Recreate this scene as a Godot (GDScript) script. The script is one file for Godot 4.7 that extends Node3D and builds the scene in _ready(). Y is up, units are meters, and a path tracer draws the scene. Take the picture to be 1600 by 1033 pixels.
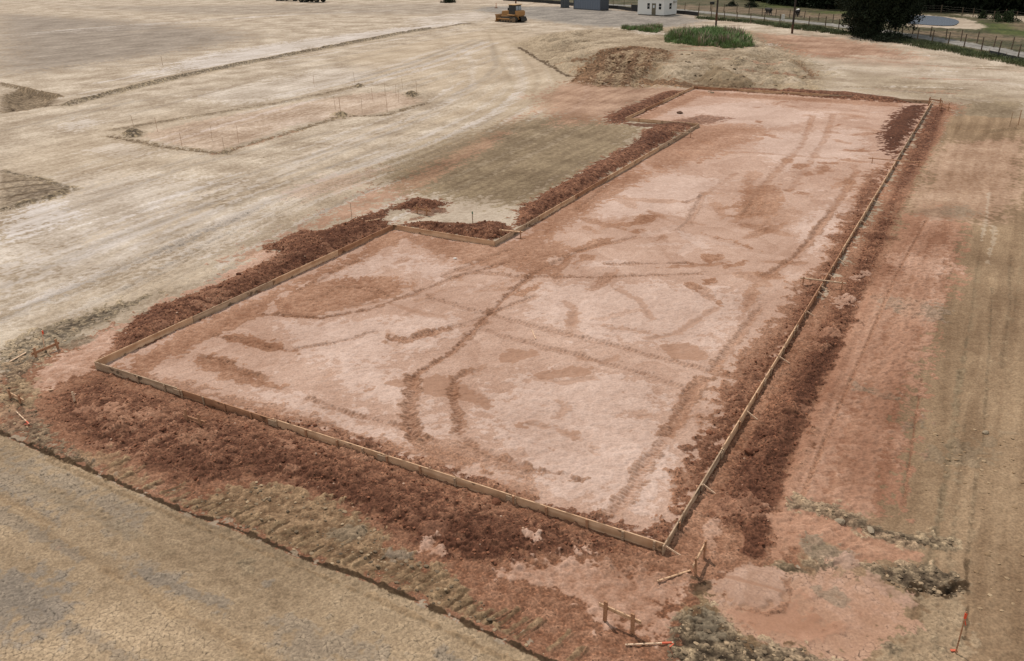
extends Node3D
# A graded clay building site seen from the air: x runs along the near form boards, z towards the viewer, metres.

# ---------------------------------------------------------------- ground: soils
# soil -> [dark rgb, light rgb (0-255)], weights of broad noise, streaks, fine noise, grain, cracks, clod height (m), silt lobes
var SOIL_KINDS := {
	"tan": [166, 146, 123, 215, 197, 174, 0.65, 0.24, 0.5, 0.10, 0.0, 0.008, 0.0],
	"white": [192, 177, 162, 226, 214, 204, 0.35, 0.6, 0.35, 0.05, 0.0, 0.006, 0.0],
	"grey": [124, 112, 100, 162, 147, 132, 0.3, 0.6, 0.3, 0.07, 0.0, 0.010, 0.0],
	"yellow": [178, 155, 128, 212, 191, 164, 0.4, 0.35, 0.3, 0.06, 0.0, 0.008, 0.0],
	"olive": [118, 99, 76, 158, 137, 108, 0.5, 0.35, 0.5, 0.10, 0.0, 0.008, 0.0],
	"pink": [172, 130, 105, 212, 175, 152, 0.5, 0.25, 0.55, 0.10, 0.0, 0.010, 0.0],
	"pad": [182, 145, 123, 208, 174, 153, 0.5, 0.0, 0.28, 0.09, 0.0, 0.003, 0.45],
	"pale": [194, 162, 143, 220, 190, 172, 0.5, 0.0, 0.35, 0.07, 0.0, 0.004, 0.3],
	"damp": [142, 98, 72, 184, 140, 112, 0.45, 0.2, 0.55, 0.13, 0.0, 0.008, 0.0],
	"puddle_and_shade": [160, 118, 93, 180, 138, 112, 0.5, 0.0, 0.1, 0.02, 0.0, 0.0, 0.0],
	"soil": [84, 54, 40, 136, 95, 72, 0.5, 0.0, 1.0, 0.3, 0.0, 0.018, 0.0],
	"dark soil": [74, 46, 34, 108, 71, 53, 0.4, 0.0, 0.75, 0.26, 0.0, 0.018, 0.0],
	"rust": [126, 88, 66, 166, 124, 98, 0.6, 0.1, 0.75, 0.2, 0.0, 0.012, 0.0],
	"clay": [148, 104, 80, 184, 139, 112, 0.75, 0.4, 0.35, 0.09, 0.0, 0.004, 0.0],
	"right tan": [134, 108, 82, 172, 144, 113, 0.5, 0.5, 0.28, 0.12, 0.10, 0.005, 0.0],
	"front": [150, 127, 100, 190, 164, 132, 0.65, 0.2, 0.45, 0.13, 0.8, 0.010, 0.0],
	"front grey": [120, 110, 99, 156, 141, 124, 0.5, 0.1, 0.6, 0.13, 0.9, 0.010, 0.0],
	"ridge": [112, 89, 65, 172, 143, 109, 0.4, 0.0, 0.8, 0.18, 0.0, 0.0105, 0.0],
	"crumbs": [70, 60, 48, 158, 138, 110, 0.5, 0.0, 1.1, 0.30, 0.0, 0.0108, 0.0],
	"blue clay": [112, 100, 82, 148, 132, 110, 0.5, 0.3, 0.6, 0.14, 0.0, 0.010, 0.0],
	"mud": [176, 135, 109, 198, 158, 132, 0.5, 0.0, 0.4, 0.07, 1.3, 0.002, 0.0],
	"smooth mud": [170, 125, 98, 192, 147, 121, 0.6, 0.0, 0.2, 0.03, 0.0, 0.0, 0.35],
	"silt": [160, 124, 102, 192, 157, 136, 0.5, 0.3, 0.3, 0.06, 0.0, 0.003, 0.4],
	"mound": [128, 109, 84, 178, 155, 124, 0.6, 0.2, 0.8, 0.15, 0.0, 0.0108, 0.0],
	"cut": [78, 56, 39, 136, 102, 74, 0.5, 0.1, 0.9, 0.24, 0.0, 0.018, 0.0],
	"umber": [88, 72, 54, 150, 128, 101, 0.5, 0.2, 0.9, 0.2, 0.0, 0.0105, 0.0],
	"gravel": [118, 111, 103, 160, 150, 138, 0.5, 0.3, 0.5, 0.10, 0.0, 0.015, 0.0],
	"sand": [176, 156, 134, 208, 190, 168, 0.5, 0.2, 0.4, 0.06, 0.0, 0.01, 0.0],
	"meadow": [70, 70, 48, 112, 100, 78, 0.6, 0.2, 0.5, 0.12, 0.0, 0.03, 0.0],
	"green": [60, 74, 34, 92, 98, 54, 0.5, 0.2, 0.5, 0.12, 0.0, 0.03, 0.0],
	"weeds": [44, 52, 28, 78, 84, 46, 0.5, 0.0, 0.6, 0.15, 0.0, 0.04, 0.0],
	"dry": [112, 94, 76, 150, 126, 104, 0.5, 0.3, 0.4, 0.10, 0.0, 0.02, 0.0],
	"lane": [132, 127, 120, 166, 160, 150, 0.5, 0.3, 0.4, 0.06, 0.0, 0.01, 0.0],
	"ditch": [52, 40, 28, 86, 66, 46, 0.5, 0.0, 0.5, 0.10, 0.0, 0.006, 0.0],  # dark tone also paints shade on the step face and between ribs
}
var patches: Array[Dictionary] = []
# the three sheets of ground: near, middle and far: x, z of the corner, side, texture pixels, mesh cells, sdf cell
var SHEETS := [[-32.0, -32.0, 44.0, 2048, 880, 0.25], [-104.0, -116.0, 128.0, 2048, 512, 0.6], [-404.0, -396.0, 520.0, 2048, 346, 2.0]]
var sheet_heights: Array = []
var z_at := 0
var z_x := 0.0
var z_z := 0.0
var z_step := 0.0
var z_n := 0
var z_noise: Array = []
var z_patches: Array[Dictionary] = []
var z_out: Array = []
var rng := RandomNumberGenerator.new()

func area(kind: String, poly: Array, o := {}) -> void:
	var p := {"kind": kind, "pts": poly, "closed": true, "amp": 0.5, "soft": 0.3, "op": 1.0, "h": 0.0, "hr": 1.0, "w": 0.0, "tread": 0.0, "rib": 0.016, "rough": 1.0, "flat": false, "sx": false, "clods": 0.0}
	p.merge(o, true)
	patches.append(p)

func line(kind: String, poly: Array, w: float, o := {}) -> void:
	var p := {"kind": kind, "pts": poly, "closed": false, "amp": 0.1, "soft": 0.1, "op": 1.0, "h": 0.0, "hr": 0.0, "w": w * 0.5, "tread": 0.0, "rib": 0.016, "rough": 1.0, "flat": false, "sx": false, "clods": 0.0}
	p.merge(o, true)
	if p.hr == 0.0: p.hr = maxf(w * 0.5, 0.05)
	patches.append(p)

func track(poly: Array, w := 0.42, op := 0.7, kind := "damp", o := {}) -> void:
	op = minf(1.0, op + 0.12)
	var p := {"tread": 0.15, "rib": 0.026, "op": op * 0.85, "amp": 0.24, "soft": 0.10, "h": -0.055}
	p.merge(o, true)
	line(kind, poly, w * 0.9, p)

# signed distance (inside positive) and length along the line, on a coarse grid
func grid_of(p: Dictionary, cs: float) -> Dictionary:
	var pts: Array = p.pts
	var n := pts.size() / 2
	var px := PackedFloat32Array(); var pz := PackedFloat32Array()
	var lo := Vector2(1e9, 1e9); var hi := Vector2(-1e9, -1e9)
	for i in n:
		px.append(pts[2 * i]); pz.append(pts[2 * i + 1])
		lo = lo.min(Vector2(px[i], pz[i])); hi = hi.max(Vector2(px[i], pz[i]))
	var closed: bool = p.closed
	var reach: float = p.amp * 1.3 + p.soft + p.w
	lo -= Vector2(reach + cs, reach + cs); hi += Vector2(reach + cs, reach + cs)
	lo = lo.max(Vector2(z_x, z_z)); hi = hi.min(Vector2(z_x + z_n * z_step, z_z + z_n * z_step))
	if hi.x - lo.x < z_step or hi.y - lo.y < z_step: return {}
	var w := int((hi.x - lo.x) / cs) + 3
	var h := int((hi.y - lo.y) / cs) + 3
	var sd := PackedFloat32Array(); sd.resize(w * h)
	var sl := PackedFloat32Array()
	var long: bool = not closed
	if long: sl.resize(w * h)
	var segs := n if closed else n - 1
	var total := 0.0
	for j in h:
		var z := lo.y + j * cs
		for i in w:
			var x := lo.x + i * cs
			var best := 1e12
			var at := 0.0
			var lat := 0.0
			var run := 0.0
			var inside := false
			for k in segs:
				var ax := px[k]; var az := pz[k]
				var m := k + 1 if k + 1 < n else 0
				var ex := px[m] - ax; var ez := pz[m] - az
				var l2 := ex * ex + ez * ez + 1e-9
				var t := clampf(((x - ax) * ex + (z - az) * ez) / l2, 0.0, 1.0)
				var dx := x - ax - t * ex; var dz := z - az - t * ez
				var d := dx * dx + dz * dz
				if long:
					var l := sqrt(l2)
					if d < best:
						lat = ((x - ax) * ez - (z - az) * ex) / l
						at = run + t * l
						if (k == 0 and t <= 0.0) or (k == segs - 1 and t >= 1.0): at = run + ((x - ax) * ex + (z - az) * ez) / l
						elif t <= 0.0 or t >= 1.0: lat = signf(lat) * sqrt(d)
					run += l
					total = run
				if d < best: best = d
				if closed and (az > z) != (pz[m] > z) and x < ax + ex * (z - az) / ez: inside = not inside
			best = sqrt(best)
			sd[j * w + i] = (best if inside else -best) if closed else lat
			if long: sl[j * w + i] = at
	var q := p.duplicate()
	q.merge({"gx": lo.x, "gz": lo.y, "cs": cs, "gw": w, "gh": h, "sd": sd, "sl": sl, "x1": hi.x, "z1": hi.y, "reach": reach, "len": total}, true)
	return q

func noise(kind: int, f: float, octaves: int, seed_: int, squash := 1.0, along_x := false) -> PackedByteArray:
	var n := FastNoiseLite.new()
	n.seed = seed_
	var sx := 1.0; var sz := 1.0
	if squash > 1.0:
		if along_x: sx = squash
		else: sz = squash
	var cells := f * z_step
	if cells > 0.4: cells = 0.4
	n.frequency = cells
	n.offset = Vector3(z_x / (z_step * sx), z_z / (z_step * sz), 0)
	if kind == 0:
		n.noise_type = FastNoiseLite.TYPE_SIMPLEX_SMOOTH
		n.fractal_type = FastNoiseLite.FRACTAL_FBM
		n.fractal_octaves = octaves
	else:
		n.noise_type = FastNoiseLite.TYPE_CELLULAR
		n.fractal_type = FastNoiseLite.FRACTAL_NONE
		n.cellular_return_type = FastNoiseLite.RETURN_DISTANCE2_SUB if kind == 1 else FastNoiseLite.RETURN_DISTANCE
		n.cellular_jitter = 0.9
		n.domain_warp_enabled = true
		n.domain_warp_frequency = cells * 0.7
		n.domain_warp_amplitude = 0.35 / cells
		n.domain_warp_fractal_type = FastNoiseLite.DOMAIN_WARP_FRACTAL_NONE
	if squash > 1.0:
		n.domain_warp_enabled = true
		n.domain_warp_frequency = cells * 0.05
		n.domain_warp_amplitude = 2.0 / cells
	var im := n.get_image(int(z_n / sx), int(z_n / sz), false, false, false)
	if squash > 1.0: im.resize(z_n, z_n, Image.INTERPOLATE_CUBIC)
	im.convert(Image.FORMAT_L8)
	return im.get_data()

func make_noise(k: int) -> void:
	match k:
		0: z_noise[0] = noise(0, 0.17, 5, 11)
		1: z_noise[1] = noise(0, 1.1, 4, 12)
		2: z_noise[2] = noise(0, 10.0, 3, 13)
		3: z_noise[3] = noise(0, 1.3, 4, 14, 14.0)
		4: z_noise[4] = noise(0, 1.3, 4, 15, 14.0, true)
		5: z_noise[5] = noise(1, 6.2, 1, 16)
		6: z_noise[6] = noise(2, 8.5, 1, 17)
		7: z_noise[7] = noise(0, 2.6, 3, 18)
		8: z_noise[8] = noise(0, 0.21, 2, 19)

func rows(chunk: int) -> void:
	var n := z_n
	var each := n / 32
	var r0 := chunk * each
	var total := n * each
	var cr := PackedFloat32Array(); var cg := PackedFloat32Array(); var cb := PackedFloat32Array(); var ht := PackedFloat32Array()
	cr.resize(total); cg.resize(total); cb.resize(total); ht.resize(total)
	var bump := PackedByteArray(); bump.resize(total)
	var b1: PackedByteArray = z_noise[0]; var b2: PackedByteArray = z_noise[1]; var b3: PackedByteArray = z_noise[2]
	var bz: PackedByteArray = z_noise[3]; var bx: PackedByteArray = z_noise[4]; var bc: PackedByteArray = z_noise[5]; var bl: PackedByteArray = z_noise[6]; var b4: PackedByteArray = z_noise[7]; var b5: PackedByteArray = z_noise[8]
	var near := z_at == 0
	var grit: float = [0.0026, 0.0022, 0.0012][z_at]
	var sc := 1.0 / 64.0
	for p in z_patches:
		var m_: Array = SOIL_KINDS[p.kind]
		var r_0: float = m_[0]; var g_0: float = m_[1]; var b_0: float = m_[2]
		var r_d: float = m_[3] - m_[0]; var g_d: float = m_[4] - m_[1]; var b_d: float = m_[5] - m_[2]
		var w1: float = m_[6] * 0.5; var ws: float = m_[7] * 0.5; var w2: float = m_[8] * 0.5
		var grain: float = m_[9] * 0.5; var crack: float = m_[10]; var clod: float = m_[11]; var lobe: float = m_[12]
		if not near: crack *= 0.3
		var amp: float = p.amp; var soft: float = 1.0 / maxf(p.soft * (0.32 if p.soft < 0.75 else 0.6), z_step); var op: float = p.op; var hgt: float = p.h; var hr: float = 1.0 / p.hr
		var sd: PackedFloat32Array = p.sd; var sl: PackedFloat32Array = p.sl
		var whole := sd.is_empty()
		var long := not sl.is_empty()
		var gw := 0; var cs := 1.0; var gx := 0.0; var gz := 0.0
		var x0 := 0; var x1 := n; var y0 := r0; var y1 := r0 + each
		var reach: float = p.reach
		var pw: float = p.w; var plen: float = p.len; var treads: bool = p.tread > 0.0
		var bs: PackedByteArray = bx if p.sx else bz
		var tread: float = TAU / maxf(p.tread, 0.01); var rib: float = p.rib; var rough: float = p.rough; var flat: bool = p.flat
		if not whole:
			gw = p.gw; cs = p.cs; gx = p.gx; gz = p.gz
			x0 = maxi(0, int((gx - z_x) / z_step) + 1); x1 = mini(n, int((p.x1 - z_x) / z_step))
			y0 = maxi(r0, int((gz - z_z) / z_step) + 1); y1 = mini(r0 + each, int((p.z1 - z_z) / z_step))
		var gh_: int = p.gh
		for y in range(y0, y1):
			var fy := 0.0; var iy := 0
			if not whole:
				fy = (z_z + y * z_step - gz) / cs
				iy = mini(int(fy), gh_ - 2)
				fy -= iy
			var x := x0
			var row := y * n
			var dice := (y * 7919 + x0 * 31 + 17) & 0x7fffffff
			var o := (y - r0) * n
			while x < x1:
				var d := 1e6
				var along := 0.0
				if not whole:
					var fx := (z_x + x * z_step - gx) / cs
					var ix := int(fx)
					fx -= ix
					var k := iy * gw + ix
					var a := sd[k] * (1.0 - fy) + sd[k + gw] * fy
					var b := sd[k + 1] * (1.0 - fy) + sd[k + gw + 1] * fy
					if (a * b > 0.0 and minf(absf(a), absf(b)) > pw + reach) if long else (a < -reach and b < -reach):
						x = maxi(x + 1, int((gx + (ix + 1) * cs - z_x) / z_step) + 1)
						continue
					d = a + (b - a) * fx
					if long:
						along = (sl[k] * (1.0 - fy) + sl[k + gw] * fy) * (1.0 - fx) + (sl[k + 1] * (1.0 - fy) + sl[k + gw + 1] * fy) * fx
						d = minf(pw - absf(d), minf(along, plen - along))
				var i := row + x
				var q := o + x
				x += 1
				var n1 := (b1[i] - 127.5) * sc
				var n2 := (b2[i] - 127.5) * sc
				var n4 := (b4[i] - 127.5) * sc
				var ss := (bs[i] - 127.5) * sc
				var m := 1.0
				if not whole:
					m = (d + (n2 * 0.45 + n4 * 0.36 + n1 * 0.22 + ss * ws + (b3[i] - 127.5) * sc * 0.12) * amp) * soft + 0.5
					if m <= 0.0: continue
					if m > 1.0: m = 1.0
					m = m * m * (3.0 - 2.0 * m)
				var n3 := (b3[i] - 127.5) * sc
				var t := 0.5 + w1 * n1 + ws * ss + w2 * (n2 * 0.5 + n4 * 0.8)
				if lobe > 0.0:
					var u := (b5[i] - 127.5) * sc * 0.62 + n1 * 0.12 + n2 * 0.03
					u -= floorf(u)
					t += lobe * (0.3 - u * u * (1.0 if u < 0.94 else (1.0 - u) * 16.0)) * clampf(0.75 + n2 * 0.5, 0.1, 1.2)  # silt lobe tone; lobe edges darkened to carry their shading
				t = 0.5 + (t - 0.5) * 1.3
				if t < -0.25: t = -0.25
				elif t > 1.25: t = 1.25
				dice = (dice * 1103515245 + 12345) & 0x7fffffff
				var gr := 1.0 + grain * (1.35 * n3 + grit * ((dice >> 8) & 1023) - grit * 511.5)
				var hh := 0.0
				if clod > 0.0:
					var lump := 1.0 - bl[i] * (1.0 / 110.0)
					hh = clod * (lump * 0.7 + n4 * 0.6 + n3 * 0.5)
					if clod > 0.019: hh += 0.035 * n2
					if clod > 0.011:
						gr += lump * 0.10
						if bl[i] < 24:
							if n4 * 0.6 + n2 * 0.5 > 0.30: gr -= grain * 3.2
							elif n4 + n1 < -0.55: gr += grain * 2.2
				if crack > 0.0:
					var c := 1.0 - bc[i] * (1.0 / 13.0)
					if c > 0.0:
						c *= clampf(0.30 + n1 * 0.7 + n4 * 0.8 + n2 * 0.4, 0.0, 1.0) * crack
						gr -= 0.45 * c
						hh -= 0.02 * c
				var mo := m * op
				if treads:
					mo *= clampf(0.72 + n2 * 0.45 + n1 * 0.25, 0.15, 1.0)
					if d < 0.075: gr *= 0.90  # rut edges darkened to paint the shadow of the pressed rim
					var tr := sin(along * tread + n4 * 0.7)
					hh += rib * tr
					if tr > 0.0: mo *= 1.0 - 0.45 * tr
				var rr := (r_0 + r_d * t) * gr; var gg := (g_0 + g_d * t) * gr; var bb := (b_0 + b_d * t) * gr
				cr[q] += (rr - cr[q]) * mo
				cg[q] += (gg - cg[q]) * mo
				cb[q] += (bb - cb[q]) * mo
				if hgt != 0.0:
					var e := clampf(d * hr + rough * (0.14 * n1 + 0.05 * n2), 0.0, 1.0)
					hh += hgt * e * e * (3.0 - 2.0 * e)
				if flat: ht[q] += (hh - ht[q]) * m
				elif whole: ht[q] = hh + 0.03 * n1
				else: ht[q] += hh * m
				if near: bump[q] = clampi(int(bump[q] * (1.0 - m) + m * (128.0 + hh * 0.0 + n3 * (4.0 + clod * 600.0) + (hh * 900.0 if hgt == 0.0 else 0.0))), 0, 255)
	var rgb := PackedByteArray(); rgb.resize(total * 3)
	for q in total:
		var grey := (cr[q] * 0.3 + cg[q] * 0.59 + cb[q] * 0.11) * 0.04
		rgb[3 * q] = clampi(int(cr[q] * 0.96 + grey), 0, 255)
		rgb[3 * q + 1] = clampi(int(cg[q] * 0.96 + grey), 0, 255)
		rgb[3 * q + 2] = clampi(int(cb[q] * 0.96 + grey), 0, 255)
	z_out[chunk] = [rgb, ht, bump]

func build_sheet(at: int) -> void:
	var s: Array = SHEETS[at]
	z_at = at; z_x = s[0]; z_z = s[1]; z_n = s[3]; z_step = s[2] / s[3]
	z_noise.resize(9)
	WorkerThreadPool.wait_for_group_task_completion(WorkerThreadPool.add_group_task(make_noise, 9))
	z_patches.clear()
	var base := {"kind": "tan", "amp": 0.0, "soft": 1.0, "op": 1.0, "h": 0.0, "hr": 1.0, "tread": 0.0, "rib": 0.0, "rough": 0.0, "flat": false, "sx": false, "w": 0.0, "len": 0.0, "reach": 0.0, "sd": PackedFloat32Array(), "sl": PackedFloat32Array(), "gh": 0}
	z_patches.append(base)
	for p in patches:
		var q := grid_of(p, s[5])
		if not q.is_empty(): z_patches.append(q)
	z_out.resize(32)
	WorkerThreadPool.wait_for_group_task_completion(WorkerThreadPool.add_group_task(rows, 32))
	var rgb := PackedByteArray(); var ht := PackedFloat32Array(); var bump := PackedByteArray()
	for c in z_out:
		rgb.append_array(c[0]); ht.append_array(c[1]); bump.append_array(c[2])
	z_out.clear()
	var m := StandardMaterial3D.new()
	m.albedo_texture = ImageTexture.create_from_image(Image.create_from_data(z_n, z_n, false, Image.FORMAT_RGB8, rgb))
	m.albedo_color = GROUND_TONE
	m.roughness = 0.95
	m.metallic_specular = 0.2
	m.texture_repeat = false
	if at == 0:
		m.heightmap_enabled = true
		m.heightmap_scale = 5.0
		m.heightmap_texture = ImageTexture.create_from_image(Image.create_from_data(z_n, z_n, false, Image.FORMAT_L8, bump))
	# the mesh
	var cells: int = s[4]
	var w := cells + 1
	var step: float = s[2] / cells
	var per := float(z_n) / cells
	var hs := PackedFloat32Array(); hs.resize(w * w)
	for j in w:
		var fy := clampf(j * per - 0.5, 0.0, z_n - 1.001)
		var iy := int(fy); fy -= iy
		for i in w:
			var fx := clampf(i * per - 0.5, 0.0, z_n - 1.001)
			var ix := int(fx); fx -= ix
			var k := iy * z_n + ix
			hs[j * w + i] = (ht[k] * (1.0 - fx) + ht[k + 1] * fx) * (1.0 - fy) + (ht[k + z_n] * (1.0 - fx) + ht[k + z_n + 1] * fx) * fy
	if at == 2:
		for j in w:
			for i in w:
				hs[j * w + i] += far_lift(z_x + i * step, z_z + j * step)
	elif at == 1:
		for j in w:
			for i in w:
				hs[j * w + i] += far_lift(z_x + i * step, z_z + j * step)
	sheet_heights.append(hs)
	var hole := Rect2()
	if at > 0:
		var inner: Array = SHEETS[at - 1]
		hole = Rect2(inner[0], inner[1], inner[2], inner[2])
	var vs := PackedVector3Array(); vs.resize(w * w)
	var ns := PackedVector3Array(); ns.resize(w * w)
	var uv := PackedVector2Array(); uv.resize(w * w)
	for j in w:
		for i in w:
			var k := j * w + i
			var x := z_x + i * step; var z := z_z + j * step
			var y := hs[k]
			if at < 2 and (i == 0 or j == 0 or i == cells or j == cells): y -= 0.06 * (1 + at * 2)
			if at > 0 and x > hole.position.x + 0.01 and x < hole.end.x - 0.01 and z > hole.position.y + 0.01 and z < hole.end.y - 0.01: y -= 0.15 + 0.2 * (at - 1)
			vs[k] = Vector3(x, y, z)
			var l := hs[k - 1] if i > 0 else hs[k]; var r := hs[k + 1] if i < cells else hs[k]
			var u := hs[k - w] if j > 0 else hs[k]; var d := hs[k + w] if j < cells else hs[k]
			ns[k] = Vector3(l - r, 2.0 * step, u - d).normalized()
			uv[k] = Vector2(float(i) / cells, float(j) / cells)
	var idx := PackedInt32Array()
	var inset := 1.5 * step
	for j in cells:
		for i in cells:
			if at > 0:
				var x := z_x + (i + 0.5) * step; var z := z_z + (j + 0.5) * step
				if x > hole.position.x + inset and x < hole.end.x - inset and z > hole.position.y + inset and z < hole.end.y - inset: continue
			var k := j * w + i
			idx.append(k); idx.append(k + 1); idx.append(k + w)
			idx.append(k + 1); idx.append(k + w + 1); idx.append(k + w)
	var arrays := []
	arrays.resize(Mesh.ARRAY_MAX)
	arrays[Mesh.ARRAY_VERTEX] = vs; arrays[Mesh.ARRAY_NORMAL] = ns; arrays[Mesh.ARRAY_TEX_UV] = uv; arrays[Mesh.ARRAY_INDEX] = idx
	var am := ArrayMesh.new()
	am.add_surface_from_arrays(Mesh.PRIMITIVE_TRIANGLES, arrays)
	var o := MeshInstance3D.new()
	o.mesh = am
	o.material_override = m
	o.name = numbered(["ground", "ground", "terrain"][at])
	o.set_meta("kind", "structure")
	o.set_meta("label", ["near ground of pink clay pad, red spoil and cracked tan soil", "graded tan and red earth of the building site around the pad", "far site ground, gravel yard, meadow and lane at the top"][at])
	add_child(o, true)

func far_lift(_x: float, _z: float) -> float:
	return 0.0

func gh(x: float, z: float) -> float:
	for at in sheet_heights.size():
		var s: Array = SHEETS[at]
		if x < s[0] + 0.3 or z < s[1] + 0.3 or x > s[0] + s[2] - 0.3 or z > s[1] + s[2] - 0.3: continue
		var cells: int = s[4]
		var step: float = s[2] / cells
		var hs: PackedFloat32Array = sheet_heights[at]
		var fx: float = (x - s[0]) / step; var fz: float = (z - s[1]) / step
		var ix := int(fx); var iz := int(fz)
		fx -= ix; fz -= iz
		var k := iz * (cells + 1) + ix
		return lerpf(lerpf(hs[k], hs[k + 1], fx), lerpf(hs[k + cells + 1], hs[k + cells + 2], fx), fz)
	return 0.0

func on(v: Vector2, up := 0.0) -> Vector3:
	return Vector3(v.x, gh(v.x, v.y) + up, v.y)

# ---------------------------------------------------------------- helpers for things
var taken := {}
var mats := {}
const GROUND_TONE := Color(0.885, 0.885, 0.885)

func numbered(called: String) -> String:
	if not taken.has(called):
		taken[called] = 0
		return called
	taken[called] += 1
	return "%s_%03d" % [called, taken[called]]

func mat(key: String, c: Color, rough := 0.8, metal := 0.0, tex: Texture2D = null, spec := 0.4) -> StandardMaterial3D:
	if not mats.has(key):
		var m := StandardMaterial3D.new()
		m.resource_name = key
		m.albedo_color = c
		m.roughness = rough
		m.metallic = metal
		m.metallic_specular = spec
		m.albedo_texture = tex
		mats[key] = m
	return mats[key]

func thing(called: String, label: String, category: String, at := Vector3.ZERO, turn := 0.0, group := "") -> Node3D:
	var o := Node3D.new()
	o.name = numbered(called)
	add_child(o, true)
	o.position = at
	o.rotation.y = turn
	o.set_meta("label", label); o.set_meta("category", category)
	if group: o.set_meta("group", group)
	return o

func dup(src: Node3D, called: String, label: String, at: Vector3, turn: float, group := "") -> Node3D:
	var o: Node3D = src.duplicate()
	o.name = numbered(called)
	add_child(o, true)
	o.position = at
	o.rotation = Vector3(0, turn, 0)
	o.set_meta("label", label)
	if group: o.set_meta("group", group)
	return o

func part(called: String, mesh: Mesh, m: Material, parent: Node3D, at := Vector3.ZERO, rot := Vector3.ZERO) -> MeshInstance3D:
	var o := MeshInstance3D.new()
	o.name = called
	o.mesh = mesh
	o.material_override = m
	o.position = at
	o.rotation = rot
	parent.add_child(o, true)
	return o

func tag(o: Node3D, label: String, category: String, group := "") -> Node3D:
	o.set_meta("label", label); o.set_meta("category", category)
	if group: o.set_meta("group", group)
	return o

func quad(st: SurfaceTool, a: Vector3, b: Vector3, c: Vector3, d: Vector3, u0 := Vector2(0, 0), u1 := Vector2(1, 1)) -> void:
	var n := (c - a).cross(b - a).normalized()
	var ps := [a, b, c, a, c, d]
	var us := [u0, Vector2(u1.x, u0.y), u1, u0, u1, Vector2(u0.x, u1.y)]
	for i in 6:
		st.set_normal(n); st.set_uv(us[i]); st.add_vertex(ps[i])

func tri(st: SurfaceTool, a: Vector3, b: Vector3, c: Vector3) -> void:
	var n := (c - a).cross(b - a).normalized()
	for v in [a, b, c]:
		st.set_normal(n); st.set_uv(Vector2(v.x, v.y)); st.add_vertex(v)

# a box with chamfered edges, centred; x is its length and carries the grain
func slab(size: Vector3, bevel := 0.004) -> ArrayMesh:
	var st := SurfaceTool.new()
	st.begin(Mesh.PRIMITIVE_TRIANGLES)
	add_slab(st, size, bevel, Transform3D())
	return st.commit()

func add_slab(st: SurfaceTool, size: Vector3, bevel: float, xf: Transform3D) -> void:
	var h := size * 0.5
	var b := minf(bevel, minf(h.x, minf(h.y, h.z)) * 0.9)
	for axis in 3:
		for sgn in [-1.0, 1.0]:
			var u := (axis + 1) % 3
			var v := (axis + 2) % 3
			var c := []
			for k in 4:
				var p := Vector3.ZERO
				p[axis] = h[axis] * sgn
				p[u] = (h[u] - b) * (-1.0 if k == 0 or k == 3 else 1.0)
				p[v] = (h[v] - b) * (-1.0 if k < 2 else 1.0)
				c.append(xf * p)
			var l := maxf(size[u], size[v])
			if sgn > 0: quad(st, c[3], c[2], c[1], c[0], Vector2(0, 0), Vector2(size[u], size[v]) / l)
			else: quad(st, c[0], c[1], c[2], c[3], Vector2(0, 0), Vector2(size[u], size[v]) / l)
	for axis in 3:
		var u := (axis + 1) % 3
		var v := (axis + 2) % 3
		for su in [-1.0, 1.0]:
			for sv in [-1.0, 1.0]:
				var c := []
				for k in 4:
					var p := Vector3.ZERO
					p[axis] = (h[axis] - b) * (-1.0 if k == 0 or k == 3 else 1.0)
					p[u] = (h[u] if k < 2 else h[u] - b) * su
					p[v] = (h[v] - b if k < 2 else h[v]) * sv
					c.append(xf * p)
				if su * sv > 0: quad(st, c[3], c[2], c[1], c[0])
				else: quad(st, c[0], c[1], c[2], c[3])
	for sx in [-1.0, 1.0]:
		for sy in [-1.0, 1.0]:
			for sz in [-1.0, 1.0]:
				var a := xf * Vector3(h.x * sx, (h.y - b) * sy, (h.z - b) * sz)
				var c := xf * Vector3((h.x - b) * sx, h.y * sy, (h.z - b) * sz)
				var d := xf * Vector3((h.x - b) * sx, (h.y - b) * sy, h.z * sz)
				if sx * sy * sz > 0: tri(st, a, d, c)
				else: tri(st, a, c, d)

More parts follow.
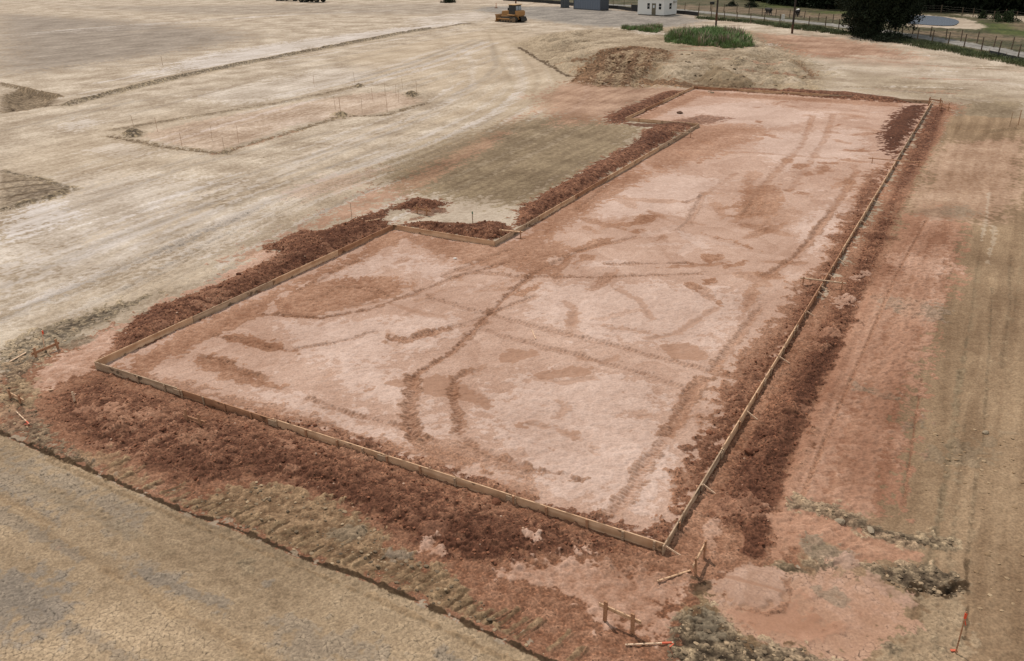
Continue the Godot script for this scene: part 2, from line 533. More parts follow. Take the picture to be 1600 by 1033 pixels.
# a side outline (x, y) given a width along z, with slightly chamfered rims
func prism(outline: Array, width: float, bevel := 0.03) -> ArrayMesh:
	var pts := PackedVector2Array()
	for p in outline: pts.append(Vector2(p[0], p[1]))
	if Geometry2D.is_polygon_clockwise(pts): pts.reverse()
	var inner: PackedVector2Array = pts
	var shrunk := Geometry2D.offset_polygon(pts, -bevel, Geometry2D.JOIN_MITER)
	if shrunk.size() == 1 and shrunk[0].size() == pts.size():
		# match the start corner
		var q: PackedVector2Array = shrunk[0]
		if Geometry2D.is_polygon_clockwise(q): q.reverse()
		var best := 0
		for i in q.size():
			if q[i].distance_to(pts[0]) < q[best].distance_to(pts[0]): best = i
		inner = PackedVector2Array()
		for i in q.size(): inner.append(q[(best + i) % q.size()])
	var st := SurfaceTool.new()
	st.begin(Mesh.PRIMITIVE_TRIANGLES)
	var h := width * 0.5
	var hb := h - (bevel if inner != pts else 0.0)
	var n := pts.size()
	var idx := Geometry2D.triangulate_polygon(inner)
	for i in range(0, idx.size(), 3):
		var a := inner[idx[i]]; var b := inner[idx[i + 1]]; var c := inner[idx[i + 2]]
		if (b - a).cross(c - a) < 0.0:
			var s := b; b = c; c = s
		tri(st, Vector3(a.x, a.y, h), Vector3(c.x, c.y, h), Vector3(b.x, b.y, h))
		tri(st, Vector3(a.x, a.y, -h), Vector3(b.x, b.y, -h), Vector3(c.x, c.y, -h))
	for i in n:
		var a := pts[i]; var b := pts[(i + 1) % n]
		quad(st, Vector3(a.x, a.y, hb), Vector3(b.x, b.y, hb), Vector3(b.x, b.y, -hb), Vector3(a.x, a.y, -hb))
		if inner != pts:
			var c := inner[i]; var d := inner[(i + 1) % n]
			quad(st, Vector3(c.x, c.y, h), Vector3(d.x, d.y, h), Vector3(b.x, b.y, hb), Vector3(a.x, a.y, hb))
			quad(st, Vector3(a.x, a.y, -hb), Vector3(b.x, b.y, -hb), Vector3(d.x, d.y, -h), Vector3(c.x, c.y, -h))
	return st.commit()

func rod(r0: float, r1: float, height: float, sides := 8) -> CylinderMesh:
	var c := CylinderMesh.new()
	c.bottom_radius = r0; c.top_radius = r1; c.height = height; c.radial_segments = sides; c.rings = 1
	return c

# a tapering tube through points
func add_tube(st: SurfaceTool, pts: Array, radii: Array, sides := 7) -> void:
	for k in pts.size() - 1:
		var a: Vector3 = pts[k]; var b: Vector3 = pts[k + 1]
		var d := (b - a).normalized()
		var u := d.cross(Vector3(0.3, 0.2, 0.93)).normalized()
		var v := d.cross(u)
		for i in sides:
			var t0 := TAU * i / sides; var t1 := TAU * (i + 1) / sides
			var c0 := u * cos(t0) + v * sin(t0); var c1 := u * cos(t1) + v * sin(t1)
			var p := [a + c0 * radii[k], b + c0 * radii[k + 1], b + c1 * radii[k + 1], a + c1 * radii[k]]
			var nn := [c0, c0, c1, c1]
			for q in [0, 1, 2, 0, 2, 3]:
				st.set_normal(nn[q]); st.set_uv(Vector2(t0, k)); st.add_vertex(p[q])

func multi(called: String, mesh: Mesh, m: Material, xfs: Array, tints: Array, parent: Node3D) -> MultiMeshInstance3D:
	var mm := MultiMesh.new()
	mm.transform_format = MultiMesh.TRANSFORM_3D
	mm.use_colors = true
	mm.mesh = mesh
	mm.instance_count = xfs.size()
	for i in xfs.size():
		mm.set_instance_transform(i, xfs[i])
		mm.set_instance_color(i, tints[i])
	var o := MultiMeshInstance3D.new()
	o.multimesh = mm
	o.material_override = m
	o.name = numbered(called) if parent == self else called
	parent.add_child(o, true)
	return o

func tinted(key: String, c: Color, rough := 0.9) -> StandardMaterial3D:
	var m := mat(key, c, rough)
	m.vertex_color_use_as_albedo = true
	m.metallic_specular = 0.2
	return m

# a jagged lump of earth
func lump(seed_: int, flat := 0.65) -> ArrayMesh:
	rng.seed = seed_
	var st := SurfaceTool.new()
	st.begin(Mesh.PRIMITIVE_TRIANGLES)
	var ring := []
	for j in 3:
		var row_ := []
		for i in 6:
			var t := TAU * (i + 0.5 * j) / 6.0
			var r: float = [0.85, 1.0, 0.55][j] * rng.randf_range(0.75, 1.2)
			row_.append(Vector3(cos(t) * r, [-0.6, 0.1, 0.75][j] * flat * rng.randf_range(0.85, 1.15), sin(t) * r) * 0.5)
		ring.append(row_)
	var top := Vector3(rng.randf_range(-0.1, 0.1), 0.45 * flat, rng.randf_range(-0.1, 0.1))
	for j in 2:
		for i in 6:
			var a: Vector3 = ring[j][i]; var b: Vector3 = ring[j][(i + 1) % 6]; var c: Vector3 = ring[j + 1][i]; var d: Vector3 = ring[j + 1][(i + 1) % 6]
			tri(st, a, c, b)
			tri(st, b, c, d)
	for i in 6: tri(st, ring[2][i], top, ring[2][(i + 1) % 6])
	return st.commit()

func leaf_clump(seed_: int, count: int, size: float) -> ArrayMesh:
	rng.seed = seed_
	var st := SurfaceTool.new()
	st.begin(Mesh.PRIMITIVE_TRIANGLES)
	for i in count:
		var d := Vector3(rng.randfn(), rng.randfn() * 0.8, rng.randfn()).normalized() * pow(rng.randf(), 0.4)
		var u := Vector3(rng.randfn(), rng.randfn(), rng.randfn()).normalized()
		var v := u.cross(Vector3(rng.randfn(), rng.randfn(), rng.randfn()).normalized()).normalized()
		var s := size * rng.randf_range(0.6, 1.3)
		tri(st, d - u * s, d + v * s * 0.55, d + u * s)
		tri(st, d - u * s, d + u * s, d - v * s * 0.55)
	return st.commit()

func grass_tuft(seed_: int, blades: int, tall: float) -> ArrayMesh:
	rng.seed = seed_
	var st := SurfaceTool.new()
	st.begin(Mesh.PRIMITIVE_TRIANGLES)
	for i in blades:
		var t := rng.randf() * TAU
		var at := Vector3(cos(t), 0, sin(t)) * rng.randf() * 0.45
		var out := Vector3(cos(t + rng.randfn()), 0, sin(t + rng.randfn()))
		var side := out.cross(Vector3.UP) * rng.randf_range(0.012, 0.03) * (0.6 + tall)
		var h := tall * rng.randf_range(0.55, 1.15)
		var p1 := at + Vector3(0, h * 0.6, 0) + out * h * 0.15
		var p2 := at + Vector3(0, h, 0) + out * h * rng.randf_range(0.25, 0.55)
		tri(st, at - side, p1 - side * 0.8, at + side)
		tri(st, at + side, p1 - side * 0.8, p1 + side * 0.8)
		tri(st, p1 - side * 0.8, p2, p1 + side * 0.8)
	return st.commit()

func inside(x: float, z: float, pts: Array) -> bool:
	var n := pts.size() / 2
	var r := false
	for k in n:
		var m := (k + 1) % n
		var az: float = pts[2 * k + 1]; var bz: float = pts[2 * m + 1]
		if (az > z) != (bz > z) and x < pts[2 * k] + (pts[2 * m] - pts[2 * k]) * (z - az) / (bz - az): r = not r
	return r

func spots(pts: Array, per_m2: float, most := 100000) -> Array:
	var lo := Vector2(1e9, 1e9); var hi := -lo
	for k in pts.size() / 2:
		lo = lo.min(Vector2(pts[2 * k], pts[2 * k + 1])); hi = hi.max(Vector2(pts[2 * k], pts[2 * k + 1]))
	var out := []
	var tries := int((hi.x - lo.x) * (hi.y - lo.y) * per_m2)
	for i in tries:
		var p := Vector2(rng.randf_range(lo.x, hi.x), rng.randf_range(lo.y, hi.y))
		if inside(p.x, p.y, pts): out.append(p)
		if out.size() >= most: break
	return out

# ================================================================ the place
func _ready() -> void:
	var cam := Camera3D.new()
	cam.name = "camera"
	cam.fov = 42.90
	cam.near = 0.1
	cam.far = 1500.0
	cam.transform = Transform3D(Basis(Vector3(0.87170637, -0.01996803, -0.48962156), Vector3(-0.18972278, 0.90749139, -0.37478613), Vector3(0.45181109, 0.41959582, 0.78727764)), Vector3(5.16, 14.0, 16.409))
	add_child(cam)
	cam.current = true
	var env := Environment.new()
	env.background_mode = Environment.BG_SKY
	var sky_m := ProceduralSkyMaterial.new()
	sky_m.sky_top_color = Color(0.68, 0.71, 0.74)
	sky_m.sky_horizon_color = Color(0.87, 0.86, 0.84)
	sky_m.sky_curve = 0.25
	sky_m.ground_bottom_color = Color(0.45, 0.40, 0.34)
	sky_m.ground_horizon_color = Color(0.80, 0.78, 0.75)
	sky_m.sun_angle_max = 1.0
	sky_m.sky_energy_multiplier = 1.08
	var sky := Sky.new()
	sky.sky_material = sky_m
	env.sky = sky
	env.tonemap_mode = Environment.TONE_MAPPER_LINEAR
	env.tonemap_exposure = 1.0
	env.sdfgi_enabled = true
	env.ssao_enabled = true
	env.ssil_enabled = true
	var we := WorldEnvironment.new()
	we.name = "sky"
	we.environment = env
	add_child(we)
	var sun := DirectionalLight3D.new()
	sun.name = "sun"
	sun.light_color = Color(1.0, 0.965, 0.935)
	sun.light_energy = 1.05
	sun.light_angular_distance = 1.2
	sun.shadow_enabled = true
	add_child(sun)
	sun.look_at_from_position(Vector3(-0.58, 1.0, -0.28), Vector3.ZERO, Vector3(0, 0, -1))
	ground_plan()
	for at in 3: build_sheet(at)
	form_boards()
	batter_boards()
	stakes()
	clods()
	far_side()

func ground_plan() -> void:
	# --- the wide site to the left and behind
	area("tan", [-14.0, -72.0, 60.0, -60.0, 60.0, -160.0, -60.0, -160.0, -34.0, -108.0], {"amp": 3.0, "soft": 3.0, "sx": true})
	area("grey", [-218.06,-117.12, -173.80,-113.62, -129.78,-104.79, -109.01,-94.21, -103.29,-76.59, -104.13,-60.59, -103.36,-51.57, -111.04,-51.20], {"amp": 9.0, "soft": 6.0, "op": 0.7})
	area("grey", [-228.28,-141.95, -121.00,-174.52, -107.05,-164.26, -102.42,-146.20, -164.24,-130.65], {"amp": 8.0, "soft": 6.0, "op": 0.4})
	area("white", [-88.44,-57.28, -96.36,-74.00, -95.99,-94.17, -92.70,-118.41, -89.13,-130.49, -87.01,-122.72, -86.53,-102.49, -87.27,-83.02, -82.68,-69.21, -83.09,-61.79], {"amp": 4.0, "soft": 2.5, "op": 0.85})
	area("white", [-102.97,-132.74, -99.73,-157.93, -88.46,-149.70, -86.62,-131.18, -91.84,-121.32], {"amp": 4.0, "soft": 3.0, "op": 0.5})
	area("white", [-43.61,-9.66, -44.95,-12.91, -42.21,-13.16, -39.70,-12.22, -39.61,-9.38, -39.84,-7.33], {"amp": 1.8, "soft": 0.7, "op": 1.0})
	area("white", [-55.33,-24.03, -56.11,-26.92, -49.61,-25.90, -49.09,-24.31, -52.18,-23.36], {"amp": 1.8, "soft": 1.0, "op": 0.7})
	area("white", [-65.79,-28.81, -68.02,-32.61, -64.91,-32.31, -62.89,-28.30], {"amp": 2.0, "soft": 1.0, "op": 0.6})
	area("white", [-40.60,-8.16, -40.72,-9.35, -39.18,-9.09, -39.41,-7.78], {"amp": 1.0, "soft": 0.6, "op": 0.7})
	area("white", [-38.36,-20.59, -37.55,-22.03, -35.27,-22.04, -36.25,-20.22], {"amp": 1.5, "soft": 0.8, "op": 0.6})
	area("white", [-30.42,-2.99, -30.73,-5.42, -30.29,-7.52, -29.90,-5.83, -29.90,-3.25], {"amp": 1.5, "soft": 0.8, "op": 0.6})
	area("white", [-66.00,-70.13, -64.68,-79.32, -57.54,-77.81, -58.73,-71.02], {"amp": 2.0, "soft": 1.2, "op": 0.6})
	area("white", [-50.63,-45.24, -49.57,-37.39, -45.85,-38.11, -47.31,-43.16], {"amp": 1.5, "soft": 1.0, "op": 0.3})
	area("white", [-51.43,-14.47, -49.85,-20.54, -38.75,-20.41, -30.26,-17.43, -29.01,-10.71, -29.54,-5.56, -29.65,-1.05], {"amp": 4.0, "soft": 3.0, "op": 0.4})
	area("white", [-68.47,-45.71, -69.16,-68.94, -65.49,-80.46, -57.43,-59.45, -58.95,-43.59], {"amp": 3.0, "soft": 2.0, "op": 0.4})
	area("yellow", [-75.77,-76.74, -77.12,-107.64, -75.12,-123.58, -58.43,-106.44, -36.98,-78.10, -27.86,-62.39, -28.43,-49.63, -32.84,-46.18, -37.67,-42.57, -43.87,-55.81, -57.73,-64.53], {"amp": 5.0, "soft": 4.0, "op": 0.75})
	area("yellow", [-58.79,-19.01, -63.35,-29.87, -62.36,-40.29, -47.06,-24.35, -46.62,-16.73, -49.84,-13.49], {"amp": 4.0, "soft": 3.0, "op": 0.4})
	area("yellow", [-27.19,0.46, -27.17,-3.82, -27.16,-9.07, -25.80,-12.83, -25.57,-10.84, -25.86,-6.10, -26.09,-2.12, -26.07,1.15], {"amp": 1.5, "soft": 1.2, "op": 0.55})
	area("olive", [-32.76,-39.13, -31.82,-46.62, -27.68,-53.22, -19.63,-48.98, -17.57,-39.94, -17.28,-31.30, -17.53,-24.92, -21.83,-24.79, -25.65,-24.87, -31.67,-27.35, -32.70,-33.09], {"amp": 3.0, "soft": 2.5, "op": 0.8})
	area("olive", [-27.18,-36.72, -25.48,-40.59, -20.70,-37.44, -19.13,-30.44, -22.14,-29.92], {"amp": 2.0, "soft": 1.5, "op": 0.5})
	area("olive", [-39.80,-18.22, -38.60,-21.36, -33.76,-21.06, -32.11,-17.25, -34.37,-15.47], {"amp": 2.0, "soft": 1.5, "op": 0.3})
	area("sand", [-21.55,-22.30, -21.83,-24.79, -18.51,-25.17, -18.00,-26.60, -16.61,-22.64, -16.91,-21.60, -18.80,-20.69, -20.52,-20.76], {"amp": 0.8, "soft": 0.6, "op": 0.9})
	rng.seed = 101
	var guides := [[-27.42,1.83, -28.60,-3.90, -30.90,-12.39, -32.59,-23.29, -31.82,-33.49, -32.84,-46.18, -37.35,-62.77, -49.07,-82.94, -66.70,-105.74], [-46.98,-10.15, -49.85,-20.54, -52.75,-36.01, -54.53,-55.83, -57.54,-77.81, -64.25,-104.54], [-73.22,-25.56, -78.43,-41.63, -82.87,-67.08, -83.36,-98.30, -84.14,-131.88], [-32.04,-1.38, -33.79,-8.70, -35.76,-18.19, -37.09,-31.11, -39.30,-50.02, -46.26,-74.57, -60.66,-98.25], [-158.90,-75.88, -152.52,-103.71, -139.85,-136.79, -113.34,-162.85], [-18.57,-79.77, -11.55,-93.58, -2.22,-90.26, 8.22,-84.61], [-10.40,-75.84, -3.82,-76.32, 3.01,-75.06, 9.18,-72.17]]
	for i in 24:
		var x := rng.randf_range(-78.0, -34.0); var z := rng.randf_range(-134.0, -112.0)
		line(["umber", "sand", "olive"][i % 3], [x, z, x + 3.0, z - 0.6, x + 7.0, z - 1.8], rng.randf_range(0.4, 1.2), {"amp": 1.2, "soft": 0.5, "op": rng.randf_range(0.3, 0.6)})
	for gi in guides.size():
		for i in [36, 28, 20, 28, 12, 12, 10][gi]: sweep(guides[gi], [7.0, 6.0, 9.0, 6.0, 14.0, 5.0, 2.5][gi])
	area("clay", [-26.42,-11.24, -27.06,-15.09, -27.47,-20.91, -27.97,-28.12, -30.42,-40.17, -31.19,-50.06, -28.70,-42.25, -26.59,-30.65, -25.65,-24.87, -25.53,-19.70, -25.57,-15.45, -25.05,-11.61], {"amp": 2.4, "soft": 1.0, "op": 0.72})
	area("olive", [-31.01,-37.38, -31.12,-45.41, -27.28,-52.38, -19.72,-48.94, -17.57,-39.94, -17.28,-31.30, -17.71,-25.26, -21.98,-25.03, -25.46,-25.29, -29.54,-27.39], {"amp": 3.0, "soft": 2.0, "op": 0.8})
	area("clay", [-27.77,-26.41, -28.67,-33.81, -29.80,-43.13, -28.84,-43.55, -26.87,-33.56, -25.72,-25.66], {"amp": 1.2, "soft": 0.8, "op": 0.5})
	area("clay", [-35.47,-59.26, -35.86,-70.47, -29.46,-69.60, -22.35,-69.71, -23.61,-58.42, -23.30,-50.30, -26.67,-47.35], {"amp": 3.0, "soft": 1.6, "op": 0.6})
	area("pink", [-33.02,-21.41, -32.70,-25.93, -30.94,-29.24, -29.55,-24.71, -30.53,-20.98], {"amp": 2.0, "soft": 1.2, "op": 0.35})
	# curved sweeps of the grader near the bulldozer
	for sweep in [[-75.52,-119.70, -54.49,-91.96, -40.95,-71.06, -33.74,-56.03, -31.82,-46.62], [-71.48,-114.99, -48.22,-86.70, -36.81,-67.63, -30.33,-52.09, -29.80,-43.13, -28.12,-32.99], [-73.42,-114.39, -52.22,-81.78, -41.35,-65.83, -35.72,-53.34, -34.88,-45.29]]:
		line("olive", sweep, 0.5, {"amp": 0.6, "soft": 0.6, "op": 0.2, "h": 0.03})
	for streak in [[-65.41,-35.43, -70.88,-59.41, -72.27,-89.91], [-45.55,-22.52, -46.25,-33.96, -44.92,-47.65], [-41.95,-12.56, -44.03,-24.04, -42.54,-37.53], [-33.25,-3.27, -34.89,-10.69, -35.10,-17.59], [-29.65,-1.05, -30.62,-8.15, -31.28,-16.94], [-69.58,-25.66, -70.81,-36.72, -71.70,-51.29], [-82.87,-67.08, -83.79,-92.30, -81.18,-118.01], [-38.28,-18.93, -38.32,-28.34, -37.37,-41.23]]:
		line("grey", streak, 0.5, {"amp": 0.5, "soft": 0.4, "op": 0.3, "h": -0.03})
	# low earth berms and dug outlines
	line("crumbs", [-76.21,-36.35, -78.79,-45.09, -81.73,-57.47, -83.19,-69.72, -84.78,-87.38, -86.85,-110.25, -85.12,-128.75], 1.5, {"amp": 1.6, "soft": 0.7, "op": 0.8, "h": 0.35})
	area("umber", [-88.68,-37.42, -91.95,-41.69, -82.49,-39.96, -77.16,-35.95, -77.53,-33.13, -77.91,-30.79], {"amp": 1.2, "soft": 0.7, "op": 0.85, "h": -0.5, "hr": 1.5})
	line("umber", [-97.14,-42.63, -90.30,-41.38, -81.36,-39.55], 0.9, {"amp": 1.0, "soft": 0.5, "op": 0.8, "h": 0.3})
	area("umber", [-54.90,-16.61, -50.96,-16.89, -45.74,-16.10, -45.65,-15.13, -45.36,-13.18, -45.54,-10.84], {"amp": 0.6, "soft": 0.5, "op": 0.6, "h": 0.08, "hr": 1.0})
	line("crumbs", [-45.54,-10.84, -45.69,-12.56, -45.38,-14.28, -46.22,-15.70], 0.7, {"amp": 0.8, "soft": 0.3, "op": 0.95, "h": 0.2})
	line("crumbs", [-55.64,-17.06, -50.79,-16.78, -45.59,-16.00], 0.5, {"amp": 0.6, "soft": 0.3, "op": 0.7, "h": 0.1})
	for rut in [[-52.26,-14.99, -49.72,-16.53], [-50.31,-13.78, -48.53,-16.19], [-48.33,-12.56, -46.91,-15.55]]:
		line("ditch", rut, 0.25, {"amp": 0.2, "soft": 0.2, "op": 0.5, "h": -0.06})
	area("pink", [-56.54,-29.41, -57.14,-35.67, -55.27,-43.28, -53.65,-52.65, -50.76,-56.45, -45.56,-54.29, -43.54,-51.95, -43.87,-45.31, -47.47,-38.31, -45.85,-30.74, -45.25,-27.87, -50.06,-28.11], {"amp": 1.2, "soft": 0.8, "op": 0.3})
	line("umber", [-58.84,-28.39, -51.49,-27.47, -44.92,-27.56, -45.44,-30.68, -45.55,-36.21, -46.35,-42.91, -42.93,-45.04, -42.95,-52.19], 0.7, {"amp": 0.9, "soft": 0.25, "op": 0.9, "h": -0.16})
	line("rust", [-45.60,-27.25, -45.09,-30.33, -45.36,-36.01], 0.4, {"amp": 0.8, "op": 0.5})
	line("umber", [-60.50,-29.64, -59.94,-33.82, -58.45,-39.09, -56.66,-46.48, -56.29,-53.76, -56.15,-58.97], 0.9, {"amp": 1.2, "soft": 0.5, "op": 0.6, "h": 0.15})
	for heap in [[-58.74,-29.56, -59.11,-31.13, -57.33,-30.75, -55.74,-29.21, -56.52,-28.33], [-47.20,-43.21, -47.92,-44.96, -46.08,-44.02, -45.01,-42.18], [-48.02,-54.96, -48.53,-57.36, -46.41,-55.62, -45.66,-53.44], [-45.59,-28.19, -45.98,-29.20, -44.48,-28.22, -44.37,-27.35], [-56.57,-57.83, -57.15,-59.55, -55.12,-57.45, -55.35,-56.42]]:
		area("crumbs", heap, {"amp": 0.8, "soft": 0.5, "h": 0.35, "hr": 0.6})
	line("grey", [-98.09,-58.05, -95.93,-60.86, -93.69,-65.86], 0.5, {"amp": 0.6, "soft": 0.4, "op": 0.6})
	# --- stockpile behind the slab
	area("mound", [-59.74,-98.56, -37.27,-71.45, -28.05,-69.69, -21.15,-69.76, -9.80,-72.64, -10.86,-81.77, -15.57,-95.22, -21.46,-111.49, -30.09,-127.74, -38.69,-131.90, -55.30,-126.96, -63.04,-115.35], {"amp": 2.5, "soft": 2.0, "op": 0.6, "h": 1.0, "hr": 12.0, "rough": 1.8})
	area("cut", [-41.19,-87.45, -38.77,-93.43, -31.81,-90.09, -29.32,-82.00, -29.05,-72.18, -26.79,-68.21, -32.04,-67.08, -36.15,-69.43, -38.46,-78.60], {"amp": 2.2, "soft": 0.9, "op": 0.85, "h": 0.35, "hr": 1.2, "rough": 2.5})
	for gully in [[-36.97,-83.77, -33.65,-74.15, -32.21,-67.45], [-36.08,-86.78, -32.99,-76.64, -29.87,-67.41], [-34.13,-86.13, -30.84,-76.32, -27.83,-67.27], [-32.29,-86.78, -29.35,-78.01, -26.63,-68.68], [-25.76,-86.54, -23.02,-78.18, -21.83,-73.45], [-18.41,-84.39, -15.33,-75.97, -13.65,-70.19], [-15.78,-85.37, -12.64,-77.02, -11.01,-72.11]]:
		line("mound", gully, 0.8, {"amp": 1.0, "soft": 0.4, "op": 0.7, "h": -0.18})
	rng.seed = 107
	for i in 26:
		var x := rng.randf_range(-44.0, -13.0); var z := rng.randf_range(-98.0, -73.0)
		var l := rng.randf_range(1.0, 4.0)
		line(["umber", "olive", "mound", "cut"][i % 4], [x, z, x + l * 0.6, z + l * 0.3 + rng.randf_range(-0.4, 0.4), x + l, z + l * 0.4], rng.randf_range(0.25, 0.6), {"amp": 0.8, "soft": 0.25, "op": rng.randf_range(0.35, 0.75), "h": rng.randf_range(-0.12, 0.08)})
	for scarp in [[-41.58,-83.45, -40.32,-89.54, -36.20,-88.12], [-40.77,-86.50, -40.25,-92.57, -35.93,-89.63, -30.41,-86.14], [-23.40,-73.35, -21.16,-76.24, -16.99,-73.40], [-43.11,-80.24, -42.13,-84.62, -38.95,-84.39], [-17.83,-94.64, -14.15,-85.97, -12.30,-80.15]]:
		line("cut", scarp, 0.7, {"amp": 1.0, "soft": 0.4, "op": 0.75, "h": -0.15})
	area("cut", [-29.53,-73.46, -22.65,-72.31, -16.76,-72.85, -15.67,-71.11, -21.87,-69.91, -28.05,-69.69], {"amp": 0.8, "soft": 0.4, "op": 0.85})
	area("olive", [-23.90,-74.93, -22.40,-78.10, -19.82,-76.51, -17.04,-73.72, -17.19,-71.82, -21.58,-71.00], {"amp": 1.0, "soft": 0.6, "op": 0.8, "h": 0.4, "hr": 1.0})
	area("crumbs", [-22.94,-84.24, -23.08,-87.92, -21.34,-86.04, -20.29,-80.59, -21.20,-80.25], {"amp": 1.2, "soft": 0.5, "op": 0.8, "h": 0.3, "hr": 0.8})
	line("ditch", [-57.20,-95.95, -45.86,-82.12, -37.70,-72.32], 0.5, {"amp": 0.5, "soft": 0.3, "op": 0.7})
	area("white", [-52.67,-120.78, -42.85,-115.43, -38.56,-109.24, -43.66,-109.39], {"amp": 2.0, "soft": 1.5, "op": 0.5})
	# --- right of the stockpile
	area("clay", [-31.46,-125.18, -18.42,-123.26, -9.97,-113.74, -4.07,-102.66, -3.86,-93.51, -10.87,-93.83, -17.17,-99.29, -25.15,-111.95], {"amp": 4.0, "soft": 2.5, "op": 0.65})
	area("sand", [-16.98,-94.70, -8.09,-84.86, 1.38,-83.71, 7.14,-80.75, 7.05,-90.73, -0.93,-98.73, -11.65,-103.35], {"amp": 3.0, "soft": 2.0, "op": 0.6})
	line("rust", [-25.15,-111.95, -18.00,-103.26, -10.24,-99.11], 0.8, {"amp": 1.5, "soft": 0.6, "op": 0.6})
	line("rust", [-8.57,-97.78, -0.67,-95.28, 7.02,-93.80], 0.8, {"amp": 1.5, "soft": 0.8, "op": 0.4})
	area("olive", [1.30,-68.87, 3.67,-72.34, 7.21,-73.09, 7.34,-59.44, 4.82,-57.04, 2.08,-58.46], {"amp": 1.5, "soft": 1.0, "op": 0.8})
	line("crumbs", [1.95,-58.95, 4.78,-58.05, 7.33,-60.76], 0.9, {"amp": 0.8, "soft": 0.4, "op": 0.75, "h": 0.2})
	area("olive", [-9.98,-88.38, 0.29,-82.36, 7.18,-76.77, 7.23,-71.36, 1.17,-70.58, -7.19,-74.96], {"amp": 3.0, "soft": 2.0, "op": 0.4})
	area("rust", [-24.5, -19.0, 0.0, -19.0, 0.0, -71.0, 2.2, -71.0, 3.2, -40.0, 5.0, -19.0, 4.0, 0.5, 1.5, 5.2, -25.0, 5.0], {"amp": 1.5, "soft": 0.7})
	area("ridge", [1.40,3.75, 0.89,1.48, 2.38,-0.82, 5.29,-3.46, 6.74,-3.67, 6.97,0.76], {"amp": 0.6, "soft": 0.5})
	rng.seed = 108
	for i in 46:
		var x := rng.randf_range(-34.0, 4.0); var z := rng.randf_range(-112.0, -74.0)
		var l := rng.randf_range(2.0, 8.0)
		line(["rust", "olive", "clay", "sand", "umber", "white"][i % 6], [x, z, x + l * 0.5, z - l * 0.10 + rng.randf_range(-0.5, 0.5), x + l, z - l * 0.25], rng.randf_range(0.25, 0.9), {"amp": 0.9, "soft": 0.3, "op": rng.randf_range(0.3, 0.75), "h": rng.randf_range(-0.12, 0.06)})
	# --- right side of the slab
	area("right tan", [1.5, -64.0, 14.0, -66.0, 16.0, 3.0, 3.0, 3.0], {"amp": 0.8, "soft": 0.8})
	area("right tan", [1.01,-31.11, 1.51,-54.32, 7.34,-59.44, 10.77,-42.01, 10.27,-10.78, 9.55,0.10, 6.78,1.59, 6.52,-2.50, 4.79,-4.40, 4.42,-8.13], {"amp": 1.2, "soft": 0.9})
	area("pink", [1.61,-31.40, 1.92,-41.11, 2.12,-52.19, 7.35,-57.66, 7.51,-40.47, 6.39,-33.69], {"amp": 1.5, "soft": 1.2, "op": 0.5})
	area("clay", [2.33,-0.79, 2.10,-2.98, 1.67,-13.02, 1.61,-19.03, 1.78,-25.29, 1.71,-32.73, 3.45,-35.61, 5.00,-31.21, 5.16,-24.12, 4.83,-18.44, 4.72,-14.58, 4.72,-10.44, 4.89,-7.97, 4.94,-5.45, 4.87,-4.44, 3.38,-3.65, 2.92,-1.92], {"amp": 0.9, "soft": 0.5, "op": 0.92})
	area("pink", [1.99,-9.60, 2.35,-10.42, 3.36,-10.45, 2.98,-9.09, 2.04,-8.83], {"amp": 0.5, "soft": 0.4, "op": 0.6})
	area("pink", [1.91,-25.36, 3.61,-26.69, 5.10,-25.00, 3.92,-23.33, 2.33,-23.17], {"amp": 0.8, "soft": 0.5, "op": 0.5})
	area("pink", [3.02,-19.74, 4.01,-19.63, 3.72,-17.88, 3.08,-18.27], {"amp": 0.5, "soft": 0.4, "op": 0.4})
	area("blue clay", [2.43,-11.42, 3.31,-11.47, 4.49,-11.18, 4.22,-10.56, 3.11,-10.76], {"amp": 0.5, "soft": 0.3, "op": 0.85})
	area("blue clay", [2.06,-19.73, 3.49,-19.97, 4.96,-19.80, 4.84,-18.31, 3.21,-18.19], {"amp": 0.8, "soft": 0.5, "op": 0.7})
	area("blue clay", [4.24,-9.30, 4.96,-9.89, 5.20,-9.28, 4.52,-8.84], {"amp": 0.5, "soft": 0.3, "op": 0.6})
	area("blue clay", [5.14,-8.10, 7.11,-9.94, 6.99,-8.30, 5.58,-7.01], {"amp": 0.9, "soft": 0.6, "op": 0.35})
	area("blue clay", [2.01,-33.54, 4.40,-36.06, 5.74,-34.66, 3.41,-32.26], {"amp": 0.9, "soft": 0.6, "op": 0.45})
	for band in [[2.66,-2.36, 2.54,-9.32, 2.64,-17.34, 2.79,-23.86, 3.42,-32.90], [3.82,-3.89, 3.67,-9.90, 3.72,-17.88, 4.02,-28.47]]:
		line("pink", band, 0.9, {"amp": 0.3, "soft": 0.15, "op": 0.4})
	for joint in [[2.53,-2.59, 2.51,-8.40, 2.60,-15.64, 2.64,-22.88, 3.05,-32.73], [5.01,-4.83, 4.85,-8.35, 4.67,-12.89]]:
		line("rust", joint, 0.13, {"amp": 0.08, "soft": 0.06, "op": 0.75, "h": -0.04})
	for joint in [[6.72,-8.92, 6.63,-15.55, 6.47,-23.06], [6.64,-2.82, 6.64,-8.88]]:
		line("umber", joint, 0.09, {"amp": 0.1, "soft": 0.1, "op": 0.5, "h": -0.03})
	rng.seed = 109
	for i in 22:
		var x := rng.randf_range(5.6, 11.5); var z := rng.randf_range(-44.0, -4.0); var l := rng.randf_range(6.0, 18.0)
		line(["umber", "sand", "umber", "olive"][i % 4], [x, z, x + 0.1, z + l * 0.5, x + rng.randf_range(-0.2, 0.2), z + l], rng.randf_range(0.08, 0.22), {"amp": 0.14, "soft": 0.1, "op": rng.randf_range(0.3, 0.6), "h": -0.02})
	line("clay", [2.13,-3.00, 2.08,-4.99, 2.04,-11.01, 1.96,-15.31, 2.04,-20.44], 0.5, {"amp": 0.15, "soft": 0.15, "op": 0.8, "h": 0.05})
